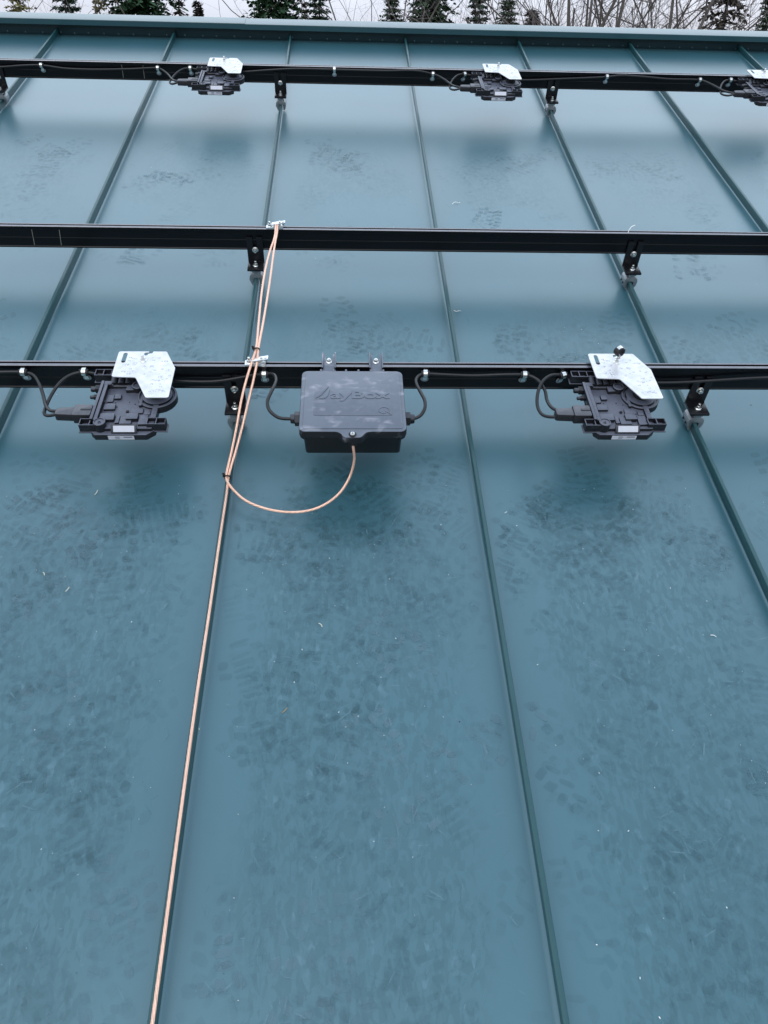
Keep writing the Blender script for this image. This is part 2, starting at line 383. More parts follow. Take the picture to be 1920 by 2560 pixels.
PW, SH = .61, .032
K0, K1, V0, V1 = -6, 9, -1.5, 4.318
house = thing('building', 'low building whose teal standing seam metal roof fills the photo', 'building')
off = [.0035, .005, .008, .013, .022, .035, .06]; zz = [.0040, .0018, .0006, .0002, .0001, 0, 0]
def pan(k):
    q = B(); x0, x1 = k * PW, (k + 1) * PW
    prof = [(x0 + o, z) for o, z in zip(off, zz)] + [(x1 - o, z) for o, z in reversed(list(zip(off, zz)))]
    cols = [[q.bm.verts.new((x, V0 + (V1 - V0) * j / 6, z)) for x, z in prof] for j in range(7)]
    for a, c in zip(cols, cols[1:]):
        for i in range(len(prof) - 1): q.bm.faces.new((a[i], a[i + 1], c[i + 1], c[i]))
    return q.build('roof_panel', M['sheet'], house, 60)
for k in range(K0, K1): pan(k)
seam_prof = fillet([(-.0034, -.002), (-.0034, .0305), (-.0018, SH), (.0052, SH), (.0066, .0306), (.0066, .0185), (.0034, .0172), (.0034, -.002)], .0008, 2)
seam_mesh = None
for k in range(K0, K1 + 1):
    if seam_mesh is None:
        q = B(); q.sweep([(0, V0 - .004, 0), (0, 1.4, 0), (0, V1 - .003, 0)], [(-a, c) for a, c in seam_prof])
        o = q.build('standing_seam', M['seam'], house, 40); seam_mesh = o.data
    else: o = link('standing_seam', seam_mesh, house)
    o.location = (k * PW, 0, 0)
XL, XR = K0 * PW - .05, K1 * PW + .05
# dark Z closure behind the last rail, with its row of rivets
q = B(); q.box(XL, XR, V1, V1 + .012, -.002, .060, .001); q.box(XL, XR, V1 - .0055, V1 - .0003, .0, .004)
q.box(XL, XR, V1 - .004, V1 - .0003, .0475, .0515, .0005)
cl = q.build('ridge_closure', M['closure'], house, 30)
riv = None; x = XL + .04; rs = random.Random(3)
while x < 2.75:
    if x > -1.75:
        if riv is None:
            q = B(); q.lathe([(.0050, 0), (.0044, .0014), (.0024, .0026)], (0, 0, 0), (0, -1, 0), 8); o = q.build('rivet', M['trim'], cl); riv = o.data
        else: o = link('rivet', riv, cl)
        o.location = (x, V1 - .0003, .011 + rs.uniform(-.002, .002))
    x += .081 + rs.uniform(-.014, .014)
# ridge cap: front flange, turned-down drip edge; two lengths with a lap
def cap(x0, x1, dz):
    q = B()
    pr = [(V1 - .0405, .0575), (V1 - .0410, .0820), (V1 - .0392, .0838), (V1 + .040, .0868), (V1 + .053, .0845), (V1 + .62, -.270), (V1 + .62, -.274), (V1 + .052, .0810), (V1 + .040, .0838), (V1 - .0372, .0805), (V1 - .0378, .0575)]
    q.sweep([(x0, 0, 0), (x1, 0, 0)], [(-a, c + dz) for a, c in pr]); return q.build('ridge_cap', M['trim'], house, 40)
cap(XL, -.235, .0022); cap(-.262, XR, 0.)
# the far slope and the walls under the roof
q = B(); hy = V1 + .6
q.slab([(V1 + .012, -.03), (V1 + .30, -.23), (V1 + 5.0, -3.65), (V1 + 5.0, -3.69), (V1 + .30, -.27), (V1 + .012, -.07)], XL, XR, 0, Matrix(((0, 0, 1, 0), (1, 0, 0, 0), (0, 1, 0, 0), (0, 0, 0, 1))))
q.build('back_roof', M['trim'], house, 30)
q = B(); q.box(XL, XR, V0 + .02, V1 + .01, -.06, -.012); q.build('roof_deck', M['siding'], house, 0)
q = B(); inv = ROOF.inverted()
c0 = ROOF @ Vector((0, V0 + .3, -.1)); c1 = ROOF @ Vector((0, V1 + 4.6, -3.5))
for (x0, x1, y0, y1) in ((XL + .3, XR - .3, c0.y, c0.y + .15), (XL + .3, XR - .3, 9.0, 9.15), (XL + .3, XL + .45, c0.y + .16, 8.99), (XR - .45, XR - .3, c0.y + .16, 8.99)):
    q.box(x0, x1, y0, y1, 0, 3.75, 0, None)
bmesh.ops.transform(q.bm, matrix=inv, verts=q.bm.verts); q.build('wall', M['siding'], house, 0)

# ------------------------------------------------------------------ boot prints and scuffs on the sheets
pb = B(); pr_ = random.Random(11); layer = [0]
def lug(cx, cy, L_, W_, ang, mi, z, seg=11):
    f = []; ph = pr_.random() * 6
    for k in range(seg):
        t = 2 * math.pi * k / seg; c_, s_ = math.cos(t), math.sin(t); e = 3.4
        x = math.copysign(abs(c_) ** (2 / e), c_) * L_ / 2; y = math.copysign(abs(s_) ** (2 / e), s_) * W_ / 2
        j = 1 + .16 * math.sin(2 * t + ph) + pr_.uniform(-.12, .12); x *= j; y *= j
        f.append(pb.bm.verts.new((cx + x * math.cos(ang) - y * math.sin(ang), cy + x * math.sin(ang) + y * math.cos(ang), z)))
    fa = pb.bm.faces.new(f); fa.material_index = mi
def boot(u, v, ang, mi, part=1., kind=0):
    layer[0] += 1; z = .00028 + layer[0] * .0000045; s = pr_.uniform(.92, 1.05)
    lo = pr_.uniform(-.16, .02) if part < 1 else -.2; hi = lo + .34 * part
    def put(x, y, L_, W_, a):
        if not lo <= y <= hi or pr_.random() < .16: return
        gx = u + s * (x * math.cos(ang) - y * math.sin(ang)); gy = v + s * (x * math.sin(ang) + y * math.cos(ang))
        d = abs(((gx / PW) % 1) - .5)
        if d > .455: return
        lug(gx + pr_.uniform(-.001, .001), gy + pr_.uniform(-.001, .001), L_ * s, W_ * s, a + ang + pr_.uniform(-.08, .08), mi, z)
    for i in range(11):                                               # edge lugs of the sole
        y = .145 - i * .0285; hw = .046 * (1 - max(0, (y - .06) / .11) ** 2 * .75) if y > .06 else (.046 - .012 * math.exp(-((y + .02) / .05) ** 2))
        if -.075 < y < -.03: continue
        for sgn in (-1, 1): put(sgn * hw, y, .024, .019, sgn * (.2 if kind else .45))
    for i in range(7):                                                # inner tread
        y = .118 - i * .034
        if -.07 < y < -.03: continue
        if kind == 0:
            put(-.0135, y, .031, .0125, .65); put(.0135, y, .031, .0125, -.65)
        elif kind == 1: put(0, y, .050, .012, 0.05); put(0, y + .017, .046, .010, 0.05)
        else:
            put(-.017, y, .026, .013, 1.2); put(.017, y - .012, .026, .013, -1.2); put(0, y + .006, .014, .012, 0)
    for i in range(3): put(-.020 + i * .020, -.105, .0135, .032, 0.)
def area(k, n, v0, v1, mi_w, um=.30, part=.75, face=None):
    for _ in range(n):
        u = (k + .5) * PW + max(-um, min(um, pr_.gauss(0, um * .55))) * .85; v = pr_.uniform(v0, v1)
        a = (pr_.choice((0, math.pi)) if face is None else face) + pr_.gauss(0, .75)
        boot(u, v, a, pr_.choices((0, 1, 2, 3), mi_w)[0], part if pr_.random() < .7 else 1., pr_.randrange(3))
for k in (-2, -1, 0, 1, 2):
    n = 1. if k in (-1, 0, 1) else .6
    area(k, int(62 * n), -.25, .98, (1.5, 6, .5, .35))
    area(k, int(9 * n), .70, 1.02, (3, 2, 0, 5), .22)
    area(k, int(9 * n), 1.46, 1.72, (2, 4, .4, 1.6), .24)
for k in (-3, -2, -1, 0, 1, 2, 3):
    area(k, 7, 2.62, 2.92, (2, 4, .2, 3), .24)
    area(k, 5, 2.1, 2.6, (0, 4, .6, 0), .26)
for k, lst in ((1, ((.30, 1.005, .2), (.12, .90, -.8), (.20, .86, .4))), (0, ((.53, .99, -.5), (.14, .80, 1.4), (.10, .42, .3))), (-1, ((.2, .90, -.3), (.42, .93, .3)))):
    for du, v, a in lst: boot(k * PW + du, v, a, 3, 1., 1)
def streak(u, v, L_, a, mi, wd=.0016):
    layer[0] += 1; z = .00028 + layer[0] * .0000045
    lug(u, v, L_, wd, a, mi, z, 8)
for _ in range(2400):                                                  # small rubs and scrapes
    k = pr_.choice((-2, -1, -1, 0, 0, 0, 1, 1, 2)); u = (k + .5) * PW + max(-.25, min(.25, pr_.gauss(0, .14)))
    v = pr_.uniform(-.25, 1.0) if pr_.random() < .8 else pr_.choice((pr_.uniform(1.45, 1.75), pr_.uniform(2.3, 2.9)))
    streak(u, v, pr_.uniform(.006, .034), math.pi / 2 + pr_.gauss(0, .9), *pr_.choices(((2, pr_.uniform(.0006, .0028)), (0, pr_.uniform(.0012, .005)), (1, pr_.uniform(.002, .007))), (5, 2, 2))[0])
for u, v, L_, a in ((.13, .16, .50, 1.60), (.150, .14, .55, 1.57), (.21, .02, .3, 2.2), (.40, .72, .10, .1), (-.25, .35, .20, 1.2), (.55, .75, .16, 1.5), (.93, .86, .09, .05), (-.33, .74, .07, 1.), (.93, .70, .09, 1.55)):
    streak(u, v, L_, a, 1, .009)
fp = pb.build('boot_prints', [M['print_a'], M['print_b'], M['print_c'], M['print_d']], house, 0); fp['kind'] = 'stuff'
fp['label'] = 'dull overlapping boot prints and scuffs on the painted sheets'

# ------------------------------------------------------------------ rails
HB, RH = .105, .0705
RV = (1.2444, 1.9422, 3.3860)
def rail(v0, label, x0=-3.2, x1=4.6):
    r = thing('mounting_rail', label, 'rail', (0, v0, 0), group='black mounting rails across the roof')
    zt = HB + RH
    pr = [(.0000, HB), (.0000, HB + .0035), (.0016, HB + .0050), (.0016, HB + .0300), (.0010, HB + .0310), (.0010, HB + .0330), (.0016, HB + .0340), (.0012, zt - .0115), (.0000, zt - .0105), (.0000, zt - .0008), (.0008, zt),
          (.0082, zt), (.0088, zt - .0006), (.0088, zt - .010), (.0062, zt - .011), (.0062, zt - .020), (.0188, zt - .020), (.0188, zt - .011), (.0158, zt - .010), (.0158, zt - .0006), (.0164, zt), (.0202, zt), (.0210, zt - .0008), (.0210, zt - .014), (.030, HB + .028), (.034, HB)]
    q = B(); q.sweep([(x0, 0, 0), (x1, 0, 0)], [(-a, c) for a, c in pr]); o = q.build('rail_body', [M['rail'], M['rail_lip_glint']], r, 25)
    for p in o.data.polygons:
        if p.center.z > zt - .0011 and p.normal.z > .3: p.material_index = 1  # upward lip faces get the painted sky highlight
    return r
def scribe(r, x, lean):
    q = B(); q.box(-.0007, .0007, -.00035, .0006, -.026, .026)
    o = q.build('scribe_mark', M['scratch'], r, 0); o.location = (x, .0002, HB + .034); o.rotation_euler = (0, lean, 0)
    q = B(); q.box(-.0006, .0006, .0004, .0076, -.0004, .0004); o2 = q.build('scribe_mark', M['scratch'], r, 0); o2.location = (x - .004, 0, HB + RH + .0003)
r3 = rail(RV[0], 'nearest black rail, carrying the square grey box on its front')
r2 = rail(RV[1], 'middle black rail, bare except for feet and one copper wire lug')
r1 = rail(RV[2], 'farthest black rail, just below the ridge with looping cable along it')
scribe(r2, -.684, .12); scribe(r2, -.601, .14); scribe(r1, -.683, .06); scribe(r1, -.592, .06)

# ------------------------------------------------------------------ hex bolts, used by several things
def flange_bolt(parent, name, p, ax, r=.0065, stud=.0):
    q = B(); ax = Vector(ax); q.lathe([(r * 1.45, 0), (r * 1.45, r * .18), (r * 1.05, r * .42)], p, ax, 20)
    q.hexa(Vector(p) + ax * (r * .41), ax, r, r * .95, .3)
    if stud: q.cyl(Vector(p) + ax * (r * 1.3), Vector(p) + ax * (r * 1.3 + stud), r * .55, 14, ch=.0006)
    else: q.lathe([(r * .62, 0), (r * .62, r * .16), (r * .4, r * .22)], Vector(p) + ax * (r * 1.34), ax, 16)
    return q.build(name, M['steel'], parent, 30)

# ------------------------------------------------------------------ feet: L bracket bolted to a seam clamp
def make_foot(label):
    t = thing('seam_bracket', label, 'roof clamp', group='bracket and seam clamp feet under the rails')
    # vertical leg with an open slot, front face at y = -.0068
    hw, top, z0 = .0255, .1500, .0610
    lp = [(-hw, z0), (hw, z0), (hw, top), (.0062, top), (.0062, .1085), (.0040, .1045), (-.0040, .1045), (-.0062, .1085), (-.0062, top), (-hw, top)]
    me = curve_mesh([lp], .0058, .0006); me.transform(Matrix.Translation((0, -.0010, 0)) @ Matrix.Rotation(R(90), 4, 'X') @ Matrix.Translation((0, 0, .0058)))
    me.materials.append(M['bracket']); sharp(me); link('upright', me, t)
    q = B(); q.box(-hw, hw, -.0560, -.0073, .0612, .0682, .0009); q.box(-hw + .0004, hw - .0004, -.0095, -.0072, .0676, .0708, .0009)
    q.build('foot_plate', M['bracket'], t)
    flange_bolt(t, 'rail_bolt', (0, -.0069, .1085), (0, -1, 0), .0068)
    flange_bolt(t, 'clamp_bolt', (0, -.0325, .0683), (0, 0, 1), .0062, .0085)
    # seam clamp: bulbous profile with a slot that bites the seam
    pr = [(-.0125, .0608), (-.0125, .0555), (-.0075, .0535), (-.0075, .0500), (-.0150, .0480), (-.0205, .0420), (-.0222, .0330), (-.0205, .0230), (-.0165, .0145), (-.0135, .0070), (-.0078, .0070), (-.0078, .0255), (-.0072, .0330),
          (.0088, .0330), (.0096, .0255), (.0096, .0120), (.0150, .0100), (.0200, .0190), (.0225, .0310), (.0205, .0420), (.0150, .0480), (.0075, .0500), (.0075, .0535), (.0125, .0555), (.0125, .0608)]
    q = B(); q.slab(fillet(pr, .0016, 2), 0, .040, .0006, Matrix.Translation((0, -.0505, 0)) @ Matrix.Rotation(R(90), 4, 'X') @ Matrix.Translation((0, 0, -.040)))
    cb = q.build('seam_clamp', M['alu'], t, 40)
    for y in (-.0400, -.0210):
        q = B(); q.lathe([(.0038, 0), (.0038, .0016), (.0026, .0016), (.0022, -.0006)], (-.0212, y, .0255), (-1, 0, .35), 12, True)
        q.build('set_screw', M['bracket'], cb)
    return t
S = 1.22
foot = make_foot('black foot and clamp directly left of the square grey box, behind the copper wires')
foot.matrix_world = ROOF @ Matrix.Translation((0, RV[0], 0))
for k, v, lb in ((1, RV[0], 'black foot on the nearest rail just right of the right-hand inverter'),
                 (0, RV[1], 'black foot on the middle rail beside the top of the copper wire'),
                 (1, RV[1], 'black foot with grey clamp alone on the right half of the middle rail'),
                 (-1, RV[2], 'foot and clamp cut off by the left photo edge on the far rail'),
                 (0, RV[2], 'small foot on the far rail right of the leftmost far inverter'),
                 (1, RV[2], 'small foot on the far rail right of the middle far inverter')):
    dup(foot, (k * S, v, 0), lb)

# ------------------------------------------------------------------ micro-inverters (origin: bolt at the plate's top face)
BLK = [(-.086, -.067, -.067, -.052, 10), (-.075, -.058, -.121, -.094, 4), (-.057, -.041, -.111, -.093, 6), (-.034, -.014, -.083, -.062, 9), (-.075, -.048, -.151, -.129, 6), (-.077, -.042, -.192, -.168, 9),
       (-.040, -.030, -.199, -.171, 5), (-.029, -.001, -.202, -.176, 5), (-.015, .013, -.190, -.169, 10), (-.009, .020, -.163, -.144, 4), (.023, .038, -.167, -.149, 3), (.006, .014, -.138, -.105, 7), (.015, .036, -.205, -.171, 6)]
def make_inverter(label):
    t = thing('microinverter', label, 'microinverter', group='microinverters hung on the rails')
    q = B(); F = -.036                                              # floor level of the body
    q.slab(fillet([(-.088, -.052), (-.088, -.213), (.049, -.213), (.053, -.180), (.053, -.050)], .004, 3), -.050, F, .0015)
    q.slab(fillet([(-.083, -.226), (.036, -.226), (.054, -.209), (.054, -.190), (-.094, -.190), (-.094, -.214)], .003, 3), -.060, -.0445, .0012)
    for x0, x1, y0, y1, h in BLK: q.slab(fillet([(x0, y0), (x1, y0 + .001), (x1 - .0006, y1), (x0 + .0006, y1)], .0018, 2), F - .004, F + h * .001, .0012)
    q.box(.0405, .0535, -.180, -.125, F - .004, F + .006, .0014)
    for x, y in ((-.053, -.120), (-.02, -.118), (-.005, -.125), (-.046, -.136), (.0, -.098)): q.lathe([(.0018, 0), (.0016, .0014), (.0010, .0014), (.0008, .0004)], (x, y, F), (0, 0, 1), 8)
    q.mi = 1; q.box(-.0205, -.0145, -.158, -.152, F, F + .0045, .0008)     # small black vent plug
    q.mi = 0
    body = q.build('housing', [M['plastic'], M['pocket']], t)
    q = B(); q.box(-.0955, -.0885, -.196, -.053, -.047, -.0205, .0010); q.box(-.0875, -.0785, -.197, -.056, -.047, -.0230, .0012)
    q.box(-.0955, -.070, -.0665, -.0525, -.046, -.0225, .0012); q.lathe([(.005, 0), (.005, .003), (.003, .003), (.003, .001)], (-.074, -.118, F), (0, 0, 1), 12)
    q.build('side_rib', M['plastic'], t)
    def ear(x0, x1, y0, y1, z0, z1, cells):
        q = B(); wl = .0022; q.mi = 0
        q.box(x0, x1, y0, y0 + wl, z0, z1, .0006); q.box(x0, x1, y1 - wl, y1, z0, z1, .0006)
        n = cells
        for i in range(n + 1):
            x = x0 + (x1 - x0 - wl) * i / n; q.box(x, x + wl, y0 + wl * .9, y1 - wl * .9, z0 + .0005, z1 - .0003, .0004)
        q.mi = 1; q.box(x0 + .0008, x1 - .0008, y0 + .0008, y1 - .0008, z0 + .0006, z1 - .013)
        q.mi = 0; q.box(x0 - .003, x1 + .003, y0 - .003, y1 + .001, z0 - .002, z0 + .0004, .0006)
        return q.build('mounting_ear', [M['plastic'], M['pocket']], t)
    ear(-.1180, -.0700, -.2140, -.1900, -.0455, -.0245, 2); ear(.0360, .0800, -.2090, -.1855, -.0470, -.0255, 2); ear(-.1180, -.0560, -.0350, -.0105, -.0400, -.0185, 3)
    q = B(); q.lathe([(.0138, -.047), (.0138, -.0222), (.0128, -.0215), (.0116, -.0215), (.0112, -.0232), (.0042, -.0236), (.0036, -.0222), (.0022, -.0222), (.0020, -.030)], (-.071, -.2045, 0), (0, 0, 1), 28)
    q.build('boss', M['plastic'], t)
    q = B(); q.lathe([(.0455, -.050), (.0470, -.048), (.0470, -.0310), (.0455, -.0295), (.0425, -.0295), (.0415, -.0330), (.0370, -.0335), (.0360, -.0285), (.0330, -.0275), (.0200, -.0270)], (.0445, -.098, 0), (0, 0, 1), 48)
    q.build('round_cover', M['plastic'], t)
    q = B(); q.lathe([(.014, -.040), (.014, -.0215), (.0125, -.0205), (.0105, -.0205), (.0100, -.0235), (.004, -.0235)], (-.006, -.070, 0), (0, 0, 1), 28); q.build('boss', M['plastic'], t)
    q = B()
    for i in range(5): q.cyl((-.068 + i * .0175, -.058, -.0305), (-.068 + i * .0175, -.030, -.0255), .0084, 14)
    q.box(-.080, .015, -.0345, -.0290, -.045, -.0270, .001); q.cyl((-.078, -.062, -.0325), (.0, -.062, -.0325), .0045, 12)
    q.build('heat_ribs', M['plastic_d'], t)
    for y, r_, x0, z in ((-.0745, .0068, -.1190, -.0315), (-.1015, .0046, -.1160, -.034)):
        q = B(); q.cyl((x0, y, z), (-.094, y, z), r_, 14, ch=.001); q.box(-.108, -.094, y - r_ * 1.15, y + r_ * 1.15, z - r_, z + r_ * 1.1, .0012)
        q.mi = 1; q.cyl((x0 - .0004, y, z), (x0 + .004, y, z), r_ * .62, 12)
        q.build('dc_port', [M['plastic_d'], M['pocket']], t)
    q = B(); q.lathe([(.0062, 0), (.0062, .003), (.0040, .003), (.0038, .0)], (-.0960, -.125, -.036), (-1, 0, 0), 16); q.build('port_cap', M['plastic_d'], t)
    # sloped label panel and the sticker on the front edge
    T = Matrix.Translation((-.0155, -.2160, -.0340)) @ Matrix.Rotation(R(50), 4, 'X')
    q = B(); q.box(-.0295, .0300, -.0105, .0100, -.004, .0, .0006, T); pnl = q.build('label_panel', M['plastic_d'], t)
    q = B(); q.box(-.0235, .0250, -.0075, .0070, .0002, .0006, 0, T); q.build('sticker', M['sticker'], pnl, 0)
    T = Matrix.Translation((-.0225, -.2262, -.0525)) @ Matrix.Rotation(R(90), 4, 'X')
    q = B(); q.box(-.0300, .0300, -.0058, .0058, .0002, .0006, 0, T); q.mi = 1
    for x0, x1, y0, y1 in ((-.014, -.003, .0012, .0032), (-.014, -.004, -.0032, -.0020), (.006, .026, .0010, .0032)): q.box(x0, x1, y0, y1, .0007, .0009, 0, T)
    q.build('sticker', [M['sticker'], M['ink']], t, 0)
    # bright bracket plate with slot and hook notch; rain drops stand on it
    ol = fillet([(-.0670, .0380), (-.0660, -.0640), (-.0075, -.0670), (.0290, -.1430), (.0830, -.1430), (.0822, -.0290), (.0520, .0380), (.0185, .0380), (.0170, .0300), (.0080, .0290), (.0050, .0215), (-.0020, .0215), (-.0030, .0325), (.0080, .0340), (.0080, .0380)],
                [.006, .006, .008, .006, .006, .004, .006, .002, .002, .002, .002, .004, .004, .001, .001], 4)
    sl = [(x * .0052 - .0485, y) for x, y in [(math.cos(a), .0265 + .0052 * math.sin(a)) for a in [R(q_) for q_ in range(0, 181, 20)]] + [(math.cos(a), -.0035 + .0052 * math.sin(a)) for a in [R(q_) for q_ in range(180, 361, 20)]]]
    me = curve_mesh([ol, sl[::-1]], .0026, .0004); me.materials.append(M['plate']); me.materials.append(M['drop']); sharp(me, 30)
    bm_ = bmesh.new(); bm_.from_mesh(me); rd = random.Random(5)
    def inside(x, y): return (-.058 < x < .072 and -.056 < y < .018 and math.hypot(x, y) > .017 and not (x < -.038 and y > -.014)) or (.034 < x < .074 and -.134 < y < -.04)
    n = 0
    while n < 46:
        x, y = rd.uniform(-.06, .076), rd.uniform(-.135, .018)
        if not inside(x, y): continue
        n += 1; r_ = rd.choice((.0018, .0024, .003, .0036, .0046)); el = rd.uniform(1., 1.7); an = rd.uniform(-.3, .8)
        ring = []; top_ = bm_.verts.new((x, y, r_ * .34))
        for q_, z_ in ((1., 0.00002), (.86, r_ * .18), (.5, r_ * .30)):
            ring.append([bm_.verts.new((x + r_ * q_ * (el * math.cos(a) * math.cos(an) - math.sin(a) * math.sin(an)), y + r_ * q_ * (el * math.cos(a) * math.sin(an) + math.sin(a) * math.cos(an)), z_)) for a in [2 * math.pi * k / 12 for k in range(12)]])
        for a, c in zip(ring, ring[1:]):
            for k in range(12): f = bm_.faces.new((a[k - 1], a[k], c[k], c[k - 1])); f.material_index = 1; f.smooth = True
        for k in range(12): f = bm_.faces.new((ring[-1][k - 1], ring[-1][k], top_)); f.material_index = 1; f.smooth = True
        f = bm_.faces.new(ring[0][::-1]); f.material_index = 1
    bm_.to_mesh(me); bm_.free(); link('bracket_plate', me, t)
    flange_bolt(t, 'plate_bolt', (0, 0, .0001), (0, 0, 1), .0060, .010)
    q = B(); q.cyl((0, 0, -.0136), (0, 0, -.0027), .0075, 14); q.box(-.012, .012, -.006, .006, -.0136, -.008, .001); q.build('bolt_stem', M['steel'], t)
    q = B(); q.cyl((.0445, -.098, -.0268), (.0445, -.098, -.0027), .020, 24); q.build('plate_spacer', M['plastic_d'], t); q = B(); q.cyl((-.02, -.052, -.030), (-.02, -.052, -.0027), .006, 12); q.build('plate_spacer', M['plastic_d'], t)
    return t
INV = [(-.2168, 1.2478, .189), (.9780, 1.2478, .189), (-.2370, 3.3895, .189), (.9630, 3.3895, .189), (2.1660, 3.3895, .189)]
inv0 = make_inverter('grey inverter under a white plate, left of the square box on the nearest rail')
inv0.matrix_world = ROOF @ Matrix.Translation(INV[0])
for p, lb in zip(INV[1:], ('grey inverter right of the square box, rubber clamp standing on its white plate', 'leftmost of the three small inverters on the far rail',
                           'middle one of the three small inverters on the far rail', 'inverter cut off by the right photo edge on the far rail')): dup(inv0, p, lb)
# rubber lined clamp standing on the bolt of the right-hand plate
t = thing('cable_clamp', 'black rubber lined clamp standing on the right-hand white plate', 'clamp', (INV[1][0] - .0015, INV[1][1], INV[1][2] + .0145))
ring = [(.0105 * math.cos(a), .0, .0205 + .0105 * math.sin(a)) for a in [R(-70 + 16 * i) for i in range(20)]]
q = B(); q.sweep([Vector(p) + Vector((0, 0, 0)) for p in ring], [(-.0075, -.0022), (.0075, -.0022), (.0085, .0022), (-.0085, .0022)], 0, (0, 0, 1)); q.build('rubber_liner', M['rubber'], t)
ring = [(.0133 * math.cos(a), .0, .0205 + .0133 * math.sin(a)) for a in [R(-64 + 16 * i) for i in range(13)]]
q = B(); q.sweep([(.004, 0, .001), (.0055, 0, .006)] + ring, [(-.0052, -.0005), (.0052, -.0005), (.0052, .0005), (-.0052, .0005)], 0, (1, 0, 0)); q.box(-.007, .0085, -.0055, .0055, -.0004, .0010, .0003); q.build('metal_strap', M['steel'], t)
t.matrix_world = t.matrix_world @ Matrix.Rotation(R(25), 4, 'Z')

# ------------------------------------------------------------------ square junction box on the nearest rail
J = (.3025, 1.0970, 0)
jb = thing('junction_box', 'square dark grey junction box with scuffed raised-letter lid', 'junction box', J)
x0, x1, y0, y1 = .1775 - J[0], .4265 - J[0], .9840 - J[1], 1.2100 - J[1]
xm0, xm1 = .2700 - J[0], .3330 - J[0]
def lid_outline(d=0., lip=True):
    a = [(x0 + d, y1 - d), (x0 + d, y0 + d)]; rr = [.016 - d, .016 - d]
    if lip: a += [(xm0, y0 + d), (-.0215, y0 - .0200 + d), (.0185, y0 - .0200 + d), (xm1, y0 + d)]; rr += [.020, .012, .012, .020]
    a += [(x1 - d, y0 + d), (x1 - d, y1 - d)]; rr += [.016 - d, .016 - d]
    return fillet(a, rr, 6)
q = B(); q.slab(lid_outline(), .1700, .1890, .0035); q.slab(lid_outline(.0090, False), .1880, .1902, .0010)
lid = q.build('lid', M['lid'], jb, 40)
q = B()                                                             # raised frame line of the name panel
px0, px1, py0, py1 = .2100 - J[0], .3950 - J[0], 1.0385 - J[1], 1.1545 - J[1]
q.slab(fillet([(px0, py0), (px1, py0), (px1, py1), (px0, py1)], .004, 4), .1896, .1910, .0009); q.build('name_panel', M['lid'], lid, 40)
Q0, QX, QY = .1908, .000201, .00032
def pix(x, y): return (.2140 - J[0] + (x - 280) * QX, 1.1000 - J[1] - (y - 598) * QY)
q = B()
q.slab(fillet([pix(*p) for p in [(272, 608), (292, 572), (335, 508), (385, 470), (436, 448), (424, 478), (392, 512), (350, 560), (322, 582), (296, 590)]], .002, 3), Q0, Q0 + .0012, .0008)
q.slab(fillet([pix(*p) for p in [(452, 484), (420, 490), (392, 552), (372, 578), (335, 584), (312, 602), (352, 606), (398, 600), (425, 572)]], .002, 3), Q0, Q0 + .0012, .0008)
q.build('raised_emblem', M['lid'], lid, 40)
fc = bpy.data.curves.new("letters", 'FONT'); fc.body = "ayBox"; fc.size = 1; fc.extrude = .022; fc.bevel_depth = .014; fc.bevel_resolution = 1; fc.offset = .012
fo = bpy.data.objects.new("letters", fc); C.objects.link(fo); bpy.context.view_layer.update()
me = bpy.data.meshes.new_from_object(fo.evaluated_get(bpy.context.evaluated_depsgraph_get())); bpy.data.objects.remove(fo)
xs = [v.co.x for v in me.vertices]; ys = [v.co.y for v in me.vertices]; base = 0.
a0, a1 = pix(452, 598), pix(1164, 598)
me.transform(Matrix.Translation((a0[0], a0[1], Q0 + .0006)) @ Matrix.Diagonal(((a1[0] - a0[0]) / (max(xs) - min(xs)), .040, .020, 1)) @ Matrix.Translation((-min(xs), 0, 0)))
me.materials.clear(); me.materials.append(M['lid']); sharp(me, 35); link('raised_lettering', me, lid)
q = B(); cq = pix(1085, 735)
q.sweep([(cq[0] + .0125 * math.cos(a), cq[1] + .0110 * math.sin(a), Q0) for a in [R(-52 + 10 * i) for i in range(35)]], [(-.0012, -.0004), (.0012, -.0004), (.0007, .0010), (-.0007, .0010)], 0)
q.box(-.009, .009, -.0011, .0011, Q0, Q0 + .0011, .0005, Matrix.Translation((cq[0] + .0100, cq[1] - .0085, 0)) @ Matrix.Rotation(R(-44), 4, 'Z'))
q.build('raised_letter', M['lid'], lid, 40)
q = B()
for i in range(6): q.cyl((x0 + .047 + i * .0310, y1 - .002, .1862), (x0 + .047 + i * .0310, y1 + .0060, .1862), .0030, 12, ch=.0006)
q.box(x0 + .044, x1 - .046, y1 - .002, y1 + .0030, .1800, .1850, .0008); q.build('hinge', M['lid'], lid, 40)
q = B(); q.slab(fillet([(x0 + .0085, y0 + .0085), (x1 - .0085, y0 + .0085), (x1 - .0085, y1 - .006), (x0 + .0085, y1 - .006)], .012, 5), .1105, .1705, 0, None, .0040)
q.slab(fillet([(x0 + .0015, y0 + .0015), (x1 - .0015, y0 + .0015), (x1 - .0015, y1 - .001), (x0 + .0015, y1 - .001)], .015, 5), .1630, .1702, 0)
q.box(-.0100, .0070, y0 - .0175, y0 + .0040, .1600, .1698, .0015); q.build('box_base', M['boxbase'], jb, 40)
